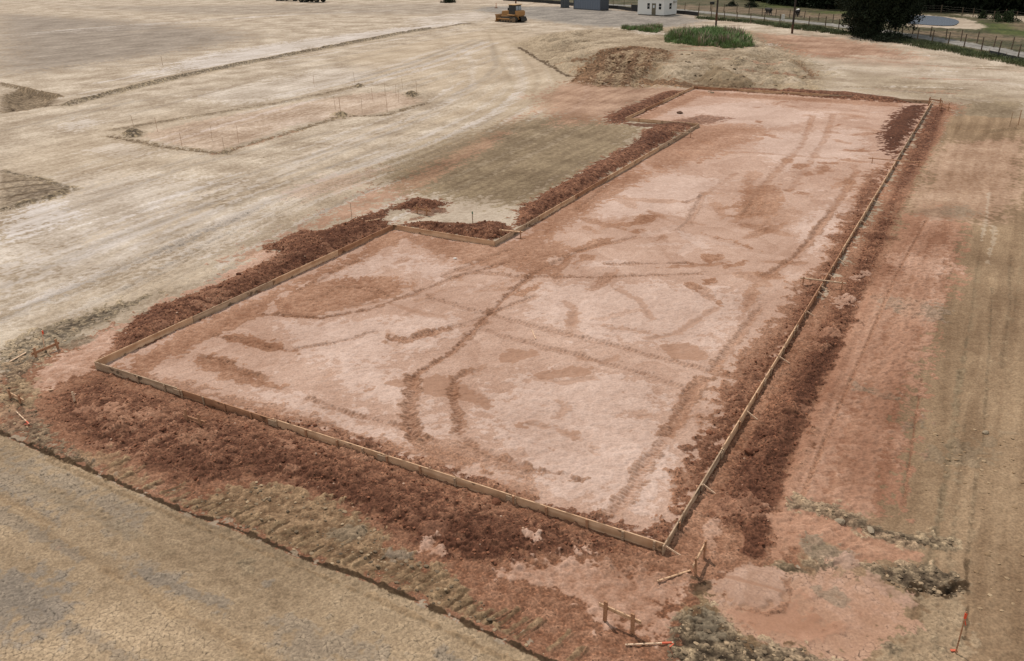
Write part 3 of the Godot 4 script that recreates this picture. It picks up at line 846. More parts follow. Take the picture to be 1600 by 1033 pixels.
	rng.seed = 104
	for i in 12:
		var x := rng.randf_range(2.6, 10.0)
		var z0 := rng.randf_range(-40.0, 0.0)
		line(("clay" if i % 3 else "pink") if x < 5.5 else ["olive", "right tan", "yellow"][i % 3], [x, z0, x + rng.randf_range(-0.3, 0.3), z0 + 12.0, x + rng.randf_range(-0.3, 0.3), z0 + 24.0], rng.randf_range(0.3, 1.2), {"amp": 0.5, "soft": 0.3, "op": rng.randf_range(0.15, 0.35)})
	# --- pale clay left of the slab
	area("pink", [-22.49,2.90, -23.74,1.13, -24.58,-2.20, -25.24,-5.59, -24.99,-8.27, -25.64,-13.12, -24.50,-12.60, -24.34,-9.23, -24.63,-5.25, -23.98,-2.64, -21.94,0.04, -22.25,2.11], {"amp": 0.5, "soft": 0.4, "op": 0.95})
	area("crumbs", [-26.73,0.74, -27.24,-1.19, -26.93,-3.32, -26.45,-5.39, -26.11,-6.31, -25.67,-3.95, -25.40,-1.78, -24.74,0.46, -23.21,1.97, -21.16,2.95, -18.52,3.82, -16.31,4.19, -17.13,4.47, -19.53,4.35, -21.10,4.21], {"amp": 0.9, "soft": 0.6, "op": 0.75, "h": 0.08, "hr": 1.0})
	area("ridge", [-23.84,2.29, -23.26,1.44, -21.26,3.00, -22.05,3.40], {"amp": 0.6, "soft": 0.4, "op": 0.6})
	area("blue clay", [-25.23,-0.53, -25.41,-1.64, -24.38,-1.76, -24.24,-0.53], {"amp": 0.4, "soft": 0.3, "op": 0.7})
	area("clay", [-22.25,3.51, -21.46,3.10, -20.27,3.42, -20.46,3.97, -21.22,4.14], {"amp": 0.5, "soft": 0.4, "op": 0.4})
	# --- the slab pad
	area("pad", [-22.0, 0.0, 0.0, 0.0, 0.0, -69.4, -22.1, -69.4, -22.1, -51.2, -15.65, -51.2, -15.65, -18.3, -22.0, -18.3], {"amp": 0.05, "soft": 0.1})
	pad_marks()
	# --- loose red spoil along the boards
	area("rust", [-21.07,2.90, -21.36,0.47, -16.39,0.48, -10.45,0.03, -3.42,-0.07, 0.06,0.04, 0.67,0.74, -0.49,1.23, -3.39,3.03, -5.43,3.33, -7.36,2.94, -9.53,2.49, -11.35,3.11, -12.85,4.08, -16.54,3.81], {"amp": 0.8, "soft": 0.5, "op": 0.95, "h": 0.03})
	area("soil", [-21.42,2.19, -21.36,0.47, -16.59,0.58, -13.63,0.33, -10.38,0.11, -6.34,0.21, -3.35,0.08, -1.31,0.09, -0.52,0.31, -1.90,1.13, -3.69,2.51, -4.91,2.67, -5.86,2.73, -7.11,2.44, -8.38,2.22, -9.82,2.17, -11.04,2.17, -12.18,2.55, -12.68,3.54, -15.92,3.37, -17.37,3.64, -19.80,2.94], {"amp": 0.9, "soft": 0.45, "op": 0.92, "h": 0.10, "hr": 1.2, "clods": 6.0})
	area("dark soil", [-12.91,1.31, -9.71,1.19, -6.65,1.63, -3.86,2.23, -4.94,2.63, -7.01,2.30, -9.95,2.03, -11.85,2.12], {"amp": 0.9, "soft": 0.5, "op": 0.6, "h": 0.08, "hr": 0.8})
	area("dark soil", [-5.50,1.49, -3.79,1.05, -2.27,1.11, -3.60,2.36, -5.00,2.55], {"amp": 0.7, "soft": 0.5, "op": 0.6})
	area("rust", [-16.92,3.40, -12.40,3.32, -12.53,3.90, -15.88,3.85], {"amp": 0.6, "soft": 0.4, "op": 0.6})
	area("soil", [-22.74,-1.48, -24.05,-2.60, -24.93,-4.33, -24.87,-5.45, -24.58,-7.59, -24.42,-9.19, -24.47,-10.59, -24.66,-12.63, -26.33,-12.78, -26.59,-16.17, -25.39,-16.26, -25.40,-18.68, -24.75,-20.77, -24.72,-24.04, -21.98,-23.97, -21.93,-22.68, -24.25,-21.15, -23.66,-19.65, -22.32,-18.61, -22.27,-12.67, -22.23,-8.33, -22.14,-4.62, -21.88,-1.73], {"amp": 0.5, "soft": 0.3, "h": 0.28, "hr": 1.0, "clods": 7.0})
	area("dark soil", [-24.34,-10.46, -24.66,-13.94, -24.37,-18.26, -23.44,-19.35, -22.95,-16.48, -23.03,-12.60, -22.86,-9.78], {"amp": 0.5, "soft": 0.4, "op": 0.6})
	area("soil", [-22.36,-18.97, -21.23,-20.03, -19.88,-20.42, -18.64,-20.76, -18.57,-21.31, -17.02,-21.80, -15.90,-20.86, -16.06,-18.91, -18.90,-18.92], {"amp": 0.4, "soft": 0.25, "h": 0.34, "hr": 0.8, "clods": 7.0})
	area("soil", [-22.12,-23.16, -21.07,-22.24, -21.65,-21.15, -22.14,-19.98, -22.12,-21.19, -23.23,-21.49, -23.90,-21.17], {"amp": 0.5, "soft": 0.3, "op": 0.7})
	area("soil", [-16.41,-21.84, -17.79,-24.79, -18.05,-30.09, -18.27,-36.46, -18.34,-43.05, -19.16,-47.80, -18.90,-50.73, -17.64,-51.86, -16.02,-52.27, -16.03,-34.57, -15.81,-26.46, -15.65,-21.46], {"amp": 0.7, "soft": 0.35, "h": 0.28, "hr": 1.0, "clods": 4.0})
	area("soil", [-23.33,-49.69, -24.68,-53.49, -24.70,-57.96, -24.36,-65.47, -22.09,-68.94, -22.00,-59.09, -21.76,-50.07, -22.28,-49.26], {"amp": 0.8, "soft": 0.4, "h": 0.4, "hr": 1.5})
	area("dark soil", [-21.86,-50.32, -16.04,-51.97, -17.97,-49.70, -20.53,-49.15], {"amp": 0.4, "soft": 0.3, "op": 0.8, "h": 0.1})
	area("soil", [-21.74,-69.52, -16.35,-71.26, -12.14,-72.11, -7.37,-72.40, -2.01,-70.35, -0.29,-69.25, -3.95,-68.44, -9.71,-69.06], {"amp": 0.6, "soft": 0.35, "h": 0.30, "hr": 1.0})
	area("rust", [0.06,-0.41, 0.10,-3.52, 0.17,-8.09, 0.23,-17.43, 0.34,-26.14, 0.34,-40.37, 0.27,-60.49, 0.40,-68.49, 1.80,-69.08, 1.84,-55.72, 1.58,-44.57, 1.54,-33.32, 1.78,-25.29, 1.72,-19.09, 1.67,-13.02, 2.10,-2.98, 2.33,-0.79, 1.49,-0.61], {"amp": 0.5, "soft": 0.35, "op": 0.95})
	area("soil", [0.45,-2.11, 0.45,-4.88, 0.54,-8.28, 0.81,-16.41, 0.87,-22.00, 0.79,-30.38, 0.80,-38.10, 0.62,-48.17, 0.53,-57.79, 0.49,-67.50, 1.28,-67.83, 1.41,-53.06, 1.21,-44.40, 1.29,-34.58, 1.58,-25.70, 1.67,-19.45, 1.75,-14.89, 1.81,-8.94, 1.89,-4.89, 2.07,-2.41, 2.27,-0.76, 1.85,-0.75, 1.50,-1.61, 0.98,-1.78], {"amp": 0.4, "soft": 0.25, "op": 0.97, "h": 0.16, "hr": 0.9, "clods": 5.0})
	area("dark soil", [0.89,-3.32, 1.36,-6.53, 1.06,-12.71, 1.26,-15.28, 1.63,-14.51, 1.67,-8.87, 1.75,-5.00, 1.88,-2.86], {"amp": 0.5, "soft": 0.3, "op": 0.8})
	area("dark soil", [1.53,-1.62, 1.82,-2.83, 2.20,-1.55, 2.18,-0.71, 1.81,-0.78], {"amp": 0.2, "soft": 0.1, "op": 0.8})
	area("pink", [0.61,-18.53, 1.04,-19.37, 1.77,-18.80, 1.09,-17.86], {"amp": 0.4, "soft": 0.25, "op": 0.8})
	area("pink", [0.89,-21.83, 1.61,-22.91, 1.63,-22.37, 1.15,-21.26], {"amp": 0.3, "soft": 0.2, "op": 0.7})
	area("pink", [0.62,-1.29, 0.70,-1.87, 0.99,-1.48, 1.04,-0.93, 0.97,-0.61], {"amp": 0.3, "soft": 0.3, "op": 0.6})
	area("soil", [0.05,-68.34, 1.18,-67.12, 1.60,-54.36, 1.49,-45.50, 1.22,-37.51, 0.53,-38.79, 0.42,-48.08], {"amp": 0.4, "soft": 0.25, "op": 0.9})
	area("dark soil", [-2.30,-52.63, -2.35,-60.85, -2.07,-67.11, -0.26,-68.91, -0.17,-46.14, -0.96,-47.46], {"amp": 1.0, "soft": 0.35, "h": 0.15, "hr": 0.8})
	rng.seed = 110
	for bed in [[-20.38,2.54, -16.25,0.87, -10.10,0.44, -3.23,0.30, -0.52,0.31, -3.74,2.43, -5.86,2.73, -9.82,2.17, -12.68,3.54, -17.37,3.64], [-22.83,-1.75, -24.37,-7.70, -25.17,-16.00, -23.81,-19.84, -22.41,-18.57, -21.71,-8.60, -22.14,-4.62], [0.83,-2.31, 0.81,-16.41, 0.89,-37.36, 0.75,-57.88, 1.18,-67.12, 1.21,-44.40, 1.67,-19.45, 1.81,-8.94, 2.07,-2.41], [-0.05,-0.35, -0.77,-4.43, -1.00,-10.80, -0.53,-17.96, -0.96,-36.49, -0.39,-44.64, 0.09,-17.51, 0.08,-3.58], [-21.59,0.03, -14.34,-0.39, -9.22,-0.61, -4.65,-0.48, -1.14,-0.59, -0.22,-0.26, -8.83,-0.10]]:
		for v in spots(bed, 0.9):
			var r := rng.randf_range(0.15, 0.6)
			var poly := []
			for k in 7:
				var t := TAU * k / 7.0
				var q := r * rng.randf_range(0.6, 1.3)
				poly.append(v.x + cos(t) * q * 1.5); poly.append(v.y + sin(t) * q)
			area(["rust", "dark soil", "rust", "soil", "clay"][rng.randi() % 5], poly, {"amp": 0.35, "soft": 0.2, "op": rng.randf_range(0.25, 0.7), "h": rng.randf_range(-0.03, 0.07), "hr": r})
	# --- in front of the corner
	area("rust", [-4.62,3.11, -3.50,2.83, -2.08,2.53, -0.66,2.73, 0.61,3.18, 0.99,3.78, -0.79,4.74, -2.56,4.13, -3.96,3.83], {"amp": 0.6, "soft": 0.4, "op": 0.85, "sx": true})
	area("pink", [-3.53,2.64, -2.47,1.43, -0.94,0.95, 0.59,0.61, 1.02,1.17, 0.87,1.95, 1.10,2.84, 0.30,2.97, -0.79,2.80, -2.11,2.47], {"amp": 0.6, "soft": 0.4, "op": 0.85})
	area("rust", [-1.36,1.17, 0.23,0.06, 0.92,-0.87, 1.08,0.14, 0.31,1.18, -0.72,1.48], {"amp": 0.6, "soft": 0.4, "op": 0.6})
	area("pink", [-5.60,2.82, -5.45,2.16, -4.87,2.54, -4.83,2.80, -5.26,2.91], {"amp": 0.25, "soft": 0.2, "op": 0.9})
	area("pink", [-3.45,1.04, -2.97,0.96, -2.93,1.17, -3.24,1.22], {"amp": 0.15, "soft": 0.15, "op": 0.9})
	# the ribbed strip between spoil and platform
	area("ridge", [-12.53,3.90, -11.44,2.53, -8.85,2.21, -7.32,2.46, -5.90,3.09, -4.43,3.12, -3.31,3.60, -2.08,4.09, -3.64,4.32, -5.57,4.19, -7.90,4.32, -10.43,4.25, -12.22,4.41], {"amp": 0.5, "soft": 0.4, "op": 0.85})
	area("ridge", [-17.39,3.85, -16.34,3.50, -13.89,4.10, -14.55,4.45], {"amp": 0.4, "soft": 0.3, "op": 0.6})
	area("blue clay", [-8.30,3.37, -7.62,2.62, -7.01,2.99, -7.44,3.62], {"amp": 0.3, "soft": 0.3, "op": 0.6})
	area("front grey", [-6.67,3.01, -5.57,3.14, -6.00,3.63], {"amp": 0.3, "soft": 0.3, "op": 0.6})
	rng.seed = 106
	var edge := [-15.98,4.44, -12.37,4.49, -10.32,4.35, -7.83,4.39, -5.52,4.26, -3.62,4.35, -1.90,4.41, -0.84,4.49, -0.27,4.58]
	for k in edge.size() / 2 - 1:
		var a := Vector2(edge[2 * k], edge[2 * k + 1]); var b := Vector2(edge[2 * k + 2], edge[2 * k + 3])
		var n := int(a.distance_to(b) / 0.26)
		for q in n:
			if rng.randf() < (0.5 if k == 0 or k > 5 else 0.08): continue
			var c := a.lerp(b, (q + rng.randf_range(-0.2, 0.2)) / n) + Vector2(0, -rng.randf_range(0.12, 0.25))
			var e := c + Vector2(rng.randf_range(0.1, 0.3), -rng.randf_range(0.4, 0.85))
			var m := c.lerp(e, 0.5) + Vector2(rng.randf_range(-0.06, 0.06), 0)
			line("ridge", [c.x, c.y, m.x, m.y, e.x, e.y], rng.randf_range(0.10, 0.17), {"amp": 0.05, "soft": 0.05, "op": 0.8, "h": rng.randf_range(0.03, 0.06), "hr": 0.08})
			line("ditch", [c.x + 0.13, c.y, m.x + 0.13, m.y, e.x + 0.13, e.y], rng.randf_range(0.04, 0.08), {"amp": 0.06, "soft": 0.05, "op": rng.randf_range(0.3, 0.75), "h": -0.03})  # dark gaps paint the shade between ribs, over a slight dip
	for blob in [[-10.76,4.27, -10.56,4.08, -10.16,4.17, -10.22,4.45], [-19.34,4.25, -18.54,4.25, -17.96,4.43, -18.60,4.53], [-17.13,4.89, -16.54,4.84, -16.42,5.07], [-17.26,4.38, -16.84,4.24, -16.27,4.44, -16.74,4.57]]:
		area("ditch", blob, {"amp": 0.25, "soft": 0.12, "op": 0.8, "h": -0.05, "hr": 0.1})
	# the platform nearest the viewer
	area("front", [-32.84,4.60, -22.99,4.37, -20.75,4.43, -18.36,4.48, -15.92,4.48, -12.33,4.53, -10.28,4.39, -7.80,4.43, -5.49,4.30, -3.60,4.39, -1.88,4.44, -0.82,4.52, -0.24,4.64, -0.07,7.67, -11.40,13.82], {"amp": 0.14, "soft": 0.12, "sx": true, "h": -0.05, "hr": 0.15})
	area("front grey", [-14.95,8.66, -13.63,7.82, -11.90,8.06, -11.24,8.77, -11.97,9.38, -13.39,9.58], {"amp": 0.9, "soft": 1.0, "op": 0.85})
	area("front grey", [-19.89,4.95, -17.30,4.98, -14.48,4.93, -12.73,4.84, -12.80,5.81, -15.53,5.99, -17.88,6.19], {"amp": 1.0, "soft": 1.0, "op": 0.55})
	area("front grey", [-12.55,6.78, -12.14,6.34, -10.04,6.31, -9.09,6.57, -10.32,6.85], {"amp": 0.5, "soft": 0.5, "op": 0.4})
	area("front grey", [-8.41,5.58, -8.16,5.18, -7.68,5.36, -7.93,5.64], {"amp": 0.3, "soft": 0.3, "op": 0.6})
	area("front grey", [-7.28,6.31, -5.07,5.80, -3.83,6.04, -6.03,7.22], {"amp": 0.7, "soft": 0.7, "op": 0.45})
	area("crumbs", [-10.76,5.26, -10.02,4.87, -9.00,5.09, -8.58,5.41, -9.74,5.35], {"amp": 0.4, "soft": 0.3, "op": 0.5})
	area("clay", [-14.10,7.15, -13.66,7.00, -13.14,7.09, -13.55,7.26], {"amp": 0.2, "soft": 0.2, "op": 0.5})
	line("front grey", [-11.37,6.75, -9.68,6.63, -8.31,6.51], 0.4, {"amp": 0.3, "soft": 0.3, "op": 0.6, "sx": true})
	rng.seed = 105
	for i in 16:
		var x := rng.randf_range(-22.0, -3.0); var z := rng.randf_range(5.2, 10.5)
		line(["front grey", "olive", "ridge", "front grey"][i % 4], [x, z, x + 3.0, z + 0.1, x + rng.randf_range(4.0, 8.0), z + 0.25], rng.randf_range(0.1, 0.5), {"amp": 0.25, "soft": 0.2, "op": rng.randf_range(0.25, 0.6), "sx": true, "h": -0.015})
	line("ditch", [-23.08,4.32, -20.83,4.38, -18.42,4.43, -15.98,4.44, -12.37,4.49, -10.32,4.35, -7.83,4.39, -5.52,4.26, -3.62,4.35, -1.90,4.41, -0.84,4.49, -0.27,4.58], 0.13, {"amp": 0.10, "soft": 0.06, "op": 0.9, "h": -0.07, "hr": 0.1})  # dark band paints the shaded step face, over a shallow cut
	line("ridge", [-18.0, 4.62, -13.0, 4.75, -9.0, 4.7, -5.0, 4.7, -1.0, 4.85], 0.16, {"amp": 0.16, "soft": 0.1, "op": 0.6, "h": 0.05})
	# --- the wet corner at lower right
	area("front", [4.78,1.94, 5.21,0.51, 5.86,-0.71, 5.66,-1.30, 6.72,-2.61, 6.91,0.79], {"amp": 0.5, "soft": 0.35, "op": 0.8})
	area("clay", [1.82,-2.83, 3.22,-3.63, 4.69,-3.38, 5.63,-3.08, 5.56,-2.56, 4.46,-1.82, 4.14,-1.96, 3.17,-2.20, 2.31,-2.12], {"amp": 0.4, "soft": 0.25, "op": 0.9, "sx": true})
	line("crumbs", [2.39,-3.58, 3.38,-3.65, 4.39,-3.34, 5.31,-3.30, 6.31,-3.66], 0.55, {"amp": 0.4, "soft": 0.2, "op": 0.75, "h": 0.06})
	area("blue clay", [2.82,-2.39, 3.62,-2.30, 4.21,-2.00, 4.21,-1.53, 3.49,-1.40, 3.11,-1.75], {"amp": 0.3, "soft": 0.2, "op": 0.7})
	area("silt", [3.59,-1.67, 4.19,-2.10, 4.34,-1.65, 3.95,-1.34], {"amp": 0.2, "soft": 0.2, "op": 0.8})
	area("crumbs", [2.37,-0.87, 3.91,-1.57, 4.09,-1.36, 2.78,-0.46], {"amp": 0.3, "soft": 0.2, "op": 0.6})
	area("crumbs", [4.46,-1.82, 5.68,-2.57, 6.52,-2.55, 6.72,-1.91, 6.32,-1.51, 5.24,-1.37, 4.83,-1.50], {"amp": 0.4, "soft": 0.2, "op": 0.75, "h": 0.02, "hr": 0.5})
	line("ditch", [5.43,-1.57, 5.90,-1.62, 6.18,-1.62, 6.61,-2.24], 0.28, {"amp": 0.3, "soft": 0.15, "op": 0.85, "h": -0.12})
	area("mud", [1.38,0.86, 1.50,-0.03, 2.43,-0.63, 3.03,-0.69, 4.22,-1.48, 5.27,-1.09, 5.85,-0.52, 5.29,0.67, 4.63,1.83, 3.98,1.79, 3.03,1.78, 2.31,1.74, 1.89,1.37], {"amp": 0.55, "soft": 0.2, "op": 0.92, "h": -0.04, "hr": 0.4, "flat": true})
	area("smooth mud", [1.99,1.13, 3.06,0.44, 3.25,-0.38, 3.58,-0.19, 3.58,0.51, 4.50,0.24, 4.23,1.03, 3.50,1.43, 2.69,1.54, 2.14,1.39], {"amp": 0.3, "soft": 0.3, "op": 0.85, "flat": true, "h": -0.035, "hr": 0.2})
	area("silt", [1.39,0.53, 1.49,-0.08, 2.11,-0.67, 2.79,-0.56, 3.08,0.02, 3.07,0.41, 2.82,0.80, 2.49,0.77, 2.10,0.98, 1.78,0.91], {"amp": 0.4, "soft": 0.07, "op": 0.7, "h": 0.03, "hr": 0.35, "flat": true})
	for scrape in [[2.27,1.32, 2.38,1.04, 2.60,1.21, 2.64,1.59, 2.45,1.60], [2.55,1.01, 2.96,0.61, 3.16,0.22, 3.18,0.49, 2.89,0.92], [3.68,1.01, 4.12,0.44, 4.28,0.54, 3.96,1.01], [3.41,-0.46, 3.75,-0.40, 3.86,-0.22, 3.56,-0.30]]:
		area("rust", scrape, {"amp": 0.25, "soft": 0.1, "op": 0.55, "h": 0.03, "hr": 0.1})
	area("pink", [3.13,-0.57, 3.87,-0.96, 5.03,-0.84, 5.36,-0.33, 4.67,0.48, 3.92,0.10], {"amp": 0.5, "soft": 0.3, "op": 0.4})
	area("blue clay", [3.51,-0.52, 4.07,-0.65, 4.53,-0.46, 4.16,-0.14], {"amp": 0.3, "soft": 0.2, "op": 0.5})
	line("rust", [2.90,-0.45, 3.14,0.09, 3.11,0.44, 2.81,0.88, 2.11,1.02], 0.14, {"amp": 0.12, "soft": 0.1, "op": 0.6})
	line("puddle_and_shade", [1.55,0.14, 2.01,0.11, 2.60,0.04, 3.01,0.02], 0.12, {"amp": 0.06, "soft": 0.06, "op": 0.7, "h": -0.02})
	line("silt", [4.54,-1.45, 4.89,-1.33, 5.27,-1.09, 5.71,-0.86], 0.35, {"amp": 0.2, "soft": 0.2, "op": 0.7})
	area("crumbs", [1.00,2.44, 1.05,1.86, 1.40,1.26, 1.83,1.49, 2.33,1.80, 2.80,1.97, 3.73,1.55, 4.37,1.78, 4.43,2.13, 1.40,3.75], {"amp": 0.45, "soft": 0.2, "op": 0.8, "h": 0.02, "hr": 0.6})
	area("blue clay", [1.28,1.74, 1.45,1.30, 1.80,1.57, 2.27,2.09, 1.81,2.44, 1.45,2.31], {"amp": 0.3, "soft": 0.3, "op": 0.7})
	area("crumbs", [5.16,0.64, 5.45,0.38, 5.62,0.71, 5.33,0.96], {"amp": 0.4, "soft": 0.25, "op": 0.8})
	area("crumbs", [6.06,0.06, 6.66,-0.37, 6.68,0.03, 6.21,0.29], {"amp": 0.4, "soft": 0.25, "op": 0.6})
	area("ditch", [0.92,1.11, 1.02,0.56, 1.35,0.51, 1.42,0.62, 1.16,1.14], {"amp": 0.25, "soft": 0.15, "op": 0.7, "h": -0.08, "hr": 0.2})
	line("ditch", [6.59,-3.32, 6.74,-1.64, 6.76,-0.32], 0.10, {"amp": 0.1, "soft": 0.08, "op": 0.5, "h": -0.04})
	# --- far ground: gravel yard, meadow, lane, pond shore
	area("gravel", [-106.96,-168.51, -87.67,-172.74, -54.59,-158.22, -45.23,-145.47, -45.58,-132.27, -58.39,-128.50, -71.97,-135.26, -102.70,-157.23], {"amp": 4.0, "soft": 3.0, "op": 0.9})
	area("meadow", [-119.46,-197.71, -91.53,-180.61, -57.49,-162.57, -35.72,-145.35, -17.57,-134.83, -7.38,-119.60, -1.85,-111.13, 6.96,-101.05, 16.29,-93.33, 27.85,-256.23, -50.67,-300.23, -212.19,-357.59], {"amp": 1.5, "soft": 1.0})
	area("dry", [-65.07,-183.92, -43.88,-176.58, -22.70,-166.23, -20.42,-152.28, -40.04,-161.88, -60.45,-170.90], {"amp": 3.0, "soft": 2.0, "op": 0.7})
	area("dry", [-11.39,-138.91, 1.58,-135.47, 6.69,-129.50, 6.74,-124.30, -3.12,-128.17, -11.40,-131.43], {"amp": 3.0, "soft": 2.0, "op": 0.6})
	area("dry", [3.67,-153.83, 10.12,-153.25, 9.94,-138.07, 4.44,-140.44], {"amp": 3.0, "soft": 2.0, "op": 0.6})
	area("green", [-0.20,-155.24, 3.73,-151.42, 4.83,-142.68, 9.94,-138.07, 9.83,-128.74, 1.50,-137.47], {"amp": 3.0, "soft": 2.0, "op": 0.8})
	area("green", [-49.50,-198.08, -39.13,-191.43, -34.09,-180.66, -44.35,-178.36], {"amp": 4.0, "soft": 2.0, "op": 0.7})
	area("green", [-31.11,-172.39, -23.99,-174.09, -22.70,-166.23, -29.53,-164.52], {"amp": 4.0, "soft": 2.0, "op": 0.7})
	area("sand", [-5.10,-169.15, 6.33,-169.14, 14.11,-167.00, 13.78,-156.68, 6.44,-157.09, 0.49,-162.01], {"amp": 2.0, "soft": 1.0, "op": 0.9})
	area("sand", [-16.03,-167.91, -10.42,-167.79, -4.70,-163.41, -1.30,-157.52, 1.24,-146.03, 0.27,-141.31, -4.16,-142.18, -8.97,-143.03, -13.96,-147.59], {"amp": 1.0, "soft": 0.8, "op": 0.95})
	line("lane", [-90.38,-185.42, -70.09,-176.59, -57.92,-167.79, -46.03,-160.37, -35.19,-152.46, -23.20,-143.71, -12.68,-134.16, -4.55,-124.95, 1.59,-116.88, 6.88,-109.27, 13.21,-100.49], 3.2, {"amp": 0.5, "soft": 0.5})
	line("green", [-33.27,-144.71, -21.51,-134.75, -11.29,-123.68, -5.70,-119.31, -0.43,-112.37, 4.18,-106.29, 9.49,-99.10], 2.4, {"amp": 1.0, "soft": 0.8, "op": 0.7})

func sweep(guide: Array, spread: float) -> void:
	# a faint wheel or blade trace that follows the guide for a while
	var n := guide.size() / 2
	var off := rng.randfn() * spread * 0.5
	var a := rng.randf_range(0.0, 0.7) * (n - 1)
	var b := minf(n - 1.0, a + rng.randf_range(0.15, 0.5) * n)
	var pts := []
	for k in 6:
		var t := lerpf(a, b, k / 5.0)
		var i := mini(int(t), n - 2)
		var p := Vector2(guide[2 * i], guide[2 * i + 1]); var q := Vector2(guide[2 * i + 2], guide[2 * i + 3])
		var side := (q - p).normalized().orthogonal()
		var v := p.lerp(q, t - i) + side * (off + 0.25 * sin(t * 2.0 + off))
		pts.append(v.x); pts.append(v.y)
	var far: bool = pts[1] < -40.0
	var w := rng.randf_range(0.25, 0.6) * (2.0 if far else 1.0)
	var kind: String = ["grey", "tan", "white", "yellow", "yellow", "tan", "white"][rng.randi() % 7]
	var op := rng.randf_range(0.2, 0.5) * (0.7 if kind == "grey" else 1.2)
	line(kind, pts, w, {"amp": 0.5, "soft": 0.2, "op": op, "h": -0.03})
	if rng.randf() < 0.4:
		var pair := []
		for k in 6:
			pair.append(pts[2 * k] + 1.9); pair.append(pts[2 * k + 1] + 0.6)
		line(kind, pair, w, {"amp": 0.5, "soft": 0.2, "op": op, "h": -0.03})

func smudges() -> void:
	# scattered scrapes and damp spots of the pad, most of them drawn out along it
	rng.seed = 102
	for i in 170:
		var far: bool = i < 130
		var x := rng.randf_range(-15.0, -0.8) if far else rng.randf_range(-21.0, -1.0)
		var z := rng.randf_range(-66.0, -16.0) if far else rng.randf_range(-17.0, -1.5)
		var l := rng.randf_range(0.4, 1.7) * (1.3 if far else 1.0)
		var w := rng.randf_range(0.2, 0.5) * (1.3 if far else 0.7)
		var d := Vector2.from_angle(rng.randfn() * 0.7 + (PI / 2 if rng.randf() < 0.7 else 0.2))
		var s := d.orthogonal()
		var c := Vector2(x, z)
		var poly := []
		for p in [c - d * l, c - d * l * 0.3 + s * w, c + d * l * 0.6 + s * w * 0.7, c + d * l, c + d * l * 0.4 - s * w * 0.5, c - d * l * 0.5 - s * w * 0.8]:
			poly.append(p.x); poly.append(p.y)
		area(["damp", "damp", "damp", "pale"][rng.randi() % 4], poly, {"amp": 0.28, "soft": 0.15, "op": rng.randf_range(0.35, 0.9) * (1.0 if far else 0.6), "h": -0.02, "hr": 0.2})

